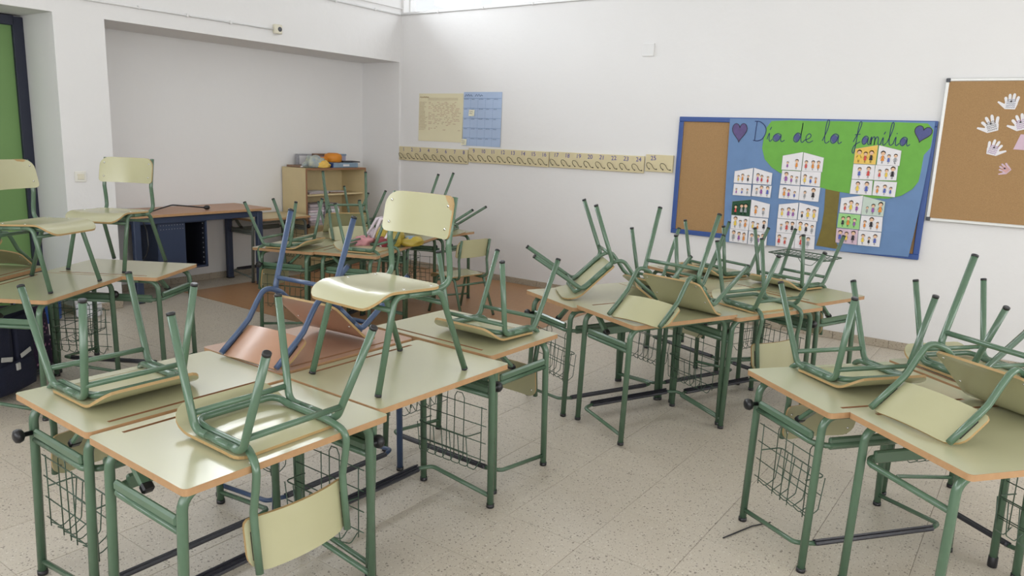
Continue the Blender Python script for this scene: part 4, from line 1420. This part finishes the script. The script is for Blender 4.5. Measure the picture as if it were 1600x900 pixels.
wr_ = empty('snack_wrapper', (-0.28, -1.01, T))
tag(wr_, 'crumpled printed wrapper at the front left of the bookcase top', 'wrapper')
lump(MB(), (0, 0, 0.052), 0.07, 0.15, 0.09, 3.3, 0.3).build('bag', 'wrapper_print', wr_)
lump(MB(), (0.06, 0.06, 0.026), 0.045, 0.085, 0.045, 5.1, 0.3).build('torn_flap', 'paper_orange', wr_)
# upper shelf papers, lower shelf stacks of books
gbox('paper_stack', 'thin pile of papers lying on the upper bookcase shelf', 'papers', (-0.36, -1.00, 0.8455), (0.22, 0.30, 0.022), 'book_spine', 0.1, parts=[('top_sheet', (0.01, 0.02, 0.0232), (0.2, 0.26, 0.002), 'carton_white')])
gbox('notebook_stack', 'two notebooks lying on the upper bookcase shelf right of the papers', 'notebook', (-0.33, -0.70, 0.8455), (0.16, 0.22, 0.014), 'box_brown', -0.2, parts=[('cover', (0.0, 0.0, 0.0155), (0.15, 0.2, 0.003), 'carton_white')])
for c in range(2):
    for k in range(8):
        yy = -1.075 + c * 0.225
        gbox('workbook', '%s workbook from the bottom of the %s stack on the lower bookcase shelf' % (('lowest', 'second', 'third', 'fourth', 'fifth', 'sixth', 'seventh', 'eighth')[k], ('left', 'right')[c]), 'book', (-0.31 + rnd.uniform(-.012, .012), yy + rnd.uniform(-.006, .006), 0.5105 + k * 0.0285), (0.23, 0.19, 0.0275),
             rnd.choice(('book_spine', 'book_spine', 'carton_white', 'bag_white')), rnd.uniform(-.03, .03), parts=[('cover', (0, 0, 0.026), (0.232, 0.192, 0.002), 'box_lilac')], group='workbooks stacked on the lower shelf')

# ------------------------------------------------------------------ bags and small things
B0 = HT + 0.003
pb = empty('carrier_bag', (1.86, -2.20, B0))
tag(pb, 'white and pink carrier bag with loop handles on the far middle desk', 'bag')
lump(MB(), (0, 0.02, 0.045), 0.085, 0.10, 0.080, 1.2, 0.3).build('bag_body', 'bag_white', pb)
lump(MB(), (0.03, -0.17, 0.035), 0.075, 0.10, 0.055, 2.7, 0.35).build('side_bulge', 'bag_pink', pb)
for s_ in (-1, 1):
    MB().tube([(0.05 * s_ + .03, -0.12, 0.05), (0.03 * s_ + .03, -0.06, 0.13), (0.02 * s_, 0.02, 0.20), (0.03 * s_, 0.09, 0.205), (0.05 * s_, 0.12, 0.14), (0.05 * s_, 0.10, 0.06)], [0.008, 0.011, 0.014, 0.016, 0.013, 0.009], 8).build('bag_handle', 'bag_white', pb)
pb = empty('plastic_bag', (2.02, -2.22, B0))
tag(pb, 'yellow plastic bag full of things behind the big backrest', 'bag')
lump(MB(), (0, 0.02, 0.06), 0.085, 0.115, 0.105, 6.2, 0.3).build('bag_body', 'bag_yellow', pb)
lump(MB(), (0.02, -0.10, 0.035), 0.055, 0.05, 0.06, 9.1, 0.15).build('dark_contents', 'fruit_red', pb)
MB().tube([(0.05, -0.14, 0.02), (0.05, -0.08, 0.09), (0.02, 0.0, 0.16), (-0.03, 0.05, 0.18)], 0.009, 8, 0.05).build('bag_handle', 'bag_white', pb)
pb = empty('snack_bag', (2.09, -2.03, B0))
tag(pb, 'small yellow snack bag lying flat right of the yellow bag', 'bag')
lump(MB(), (0, 0, 0.028), 0.07, 0.12, 0.05, 4.4, 0.25).build('bag_body', 'bag_yellow', pb)
lump(MB(), (-0.01, 0.0, 0.05), 0.045, 0.07, 0.03, 7.4, 0.2).build('printed_front', 'box_paleblue', pb)

# school trolley bag below the left desks
bag = empty('school_bag', (1.60, -4.86, 0), R(33))
tag(bag, 'navy wheeled school bag with reflective strips under the left desk', 'bag')
lump0 = MB()


def soft_box(c, sx, sy, sz, n=5, e=0.35):
    b_ = MB()
    bm = bmesh.new()
    bmesh.ops.create_cube(bm, size=2)
    bmesh.ops.subdivide_edges(bm, edges=bm.edges[:], cuts=4, use_grid_fill=True)
    for v in bm.verts:
        p = v.co.copy()
        q = p.normalized() * 1.25
        p = p * (1 - e) + Vector((max(-1, min(1, q.x)), max(-1, min(1, q.y)), max(-1, min(1, q.z)))) * e
        v.co = Vector((p.x * sx / 2, p.y * sy / 2, p.z * sz / 2))
    bm.verts.index_update()
    b_.add([Vector(c) + v.co for v in bm.verts], [[v.index for v in f_.verts] for f_ in bm.faces], 0, True)
    bm.free()
    return b_


soft_box((0, 0, 0.265), 0.22, 0.36, 0.46).build('bag_body', 'navy_fabric', bag)
for y in (-0.085, 0.085):
    soft_box((0.105, y, 0.33), 0.05, 0.15, 0.26).build('front_pocket', 'navy_fabric', bag)
soft_box((0.11, 0, 0.13), 0.06, 0.31, 0.17).build('lower_pocket', 'navy_fabric', bag)
for sy in (-1, 1):
    MB().box((0.1375, sy * 0.075, 0.245), (0.006, 0.085, 0.026), Matrix.Rotation(R(sy * 14), 3, 'X'), bev=0.002).build('reflective_strip', 'reflective_grey', bag)
    MB().lathe([(0.03, -0.012), (0.035, 0), (0.03, 0.012)], 14, 'Y', (-0.07, sy * 0.15, 0.036)).build('wheel', 'black_plastic', bag)
MB().box((0.142, 0.0, 0.185), (0.012, 0.03, 0.04), bev=0.003).build('buckle', 'reflective_grey', bag)
MB().tube([(-0.10, -0.10, 0.30), (-0.10, -0.10, 0.44), (-0.10, 0.10, 0.44), (-0.10, 0.10, 0.30)], 0.008, 8, 0.03).build('trolley_handle', 'corner_grey', bag)
bp2 = empty('flowered_backpack', (1.30, -4.60, 0), R(33))
tag(bp2, 'dark flowered backpack standing behind the navy school bag', 'bag')
soft_box((0, 0, 0.215), 0.20, 0.27, 0.42, e=0.55).build('bag_body', 'bag_flower', bp2)
soft_box((0.10, 0, 0.14), 0.06, 0.22, 0.20, e=0.5).build('front_pocket', 'bag_flower', bp2)
MB().tube([(-0.02, -0.03, 0.41), (-0.02, -0.02, 0.455), (-0.02, 0.02, 0.455), (-0.02, 0.03, 0.41)], 0.008, 8, 0.015).build('carry_loop', 'black_plastic', bp2)
bt = empty('blue_bin', (0.02, -3.98, 0))
tag(bt, 'bright blue plastic bin on the floor behind the left desks', 'bin')
MB().lathe([(0.13, 0.0), (0.135, 0.005), (0.165, 0.27), (0.175, 0.275), (0.172, 0.29), (0.16, 0.29), (0.155, 0.02)], 24, 'Z').build('bin_body', 'tub_blue', bt)
MB().lathe([(0.176, 0.268), (0.180, 0.272), (0.180, 0.294), (0.174, 0.296)], 24, 'Z').build('bin_rim', 'tub_blue', bt)
wb = gbox('white_carton', 'crumpled white carton on the floor beside the blue bin', 'carton', (0.14, -3.66, 0.002), (0.15, 0.13, 0.11), 'carton_white', 0.5, parts=[('flap', (0.05, 0.0, 0.116), (0.09, 0.13, 0.004), 'carton_white')])
# dark stick lying on the floor by the near right desk
st = MB().tube([(5.36, -3.72, 0.004), (5.42, -3.55, 0.004), (5.47, -3.47, 0.004)], 0.003, 6).build('black_strap', 'black_plastic')
tag(st, 'thin black strap lying on the floor under the near right desk', 'strap')
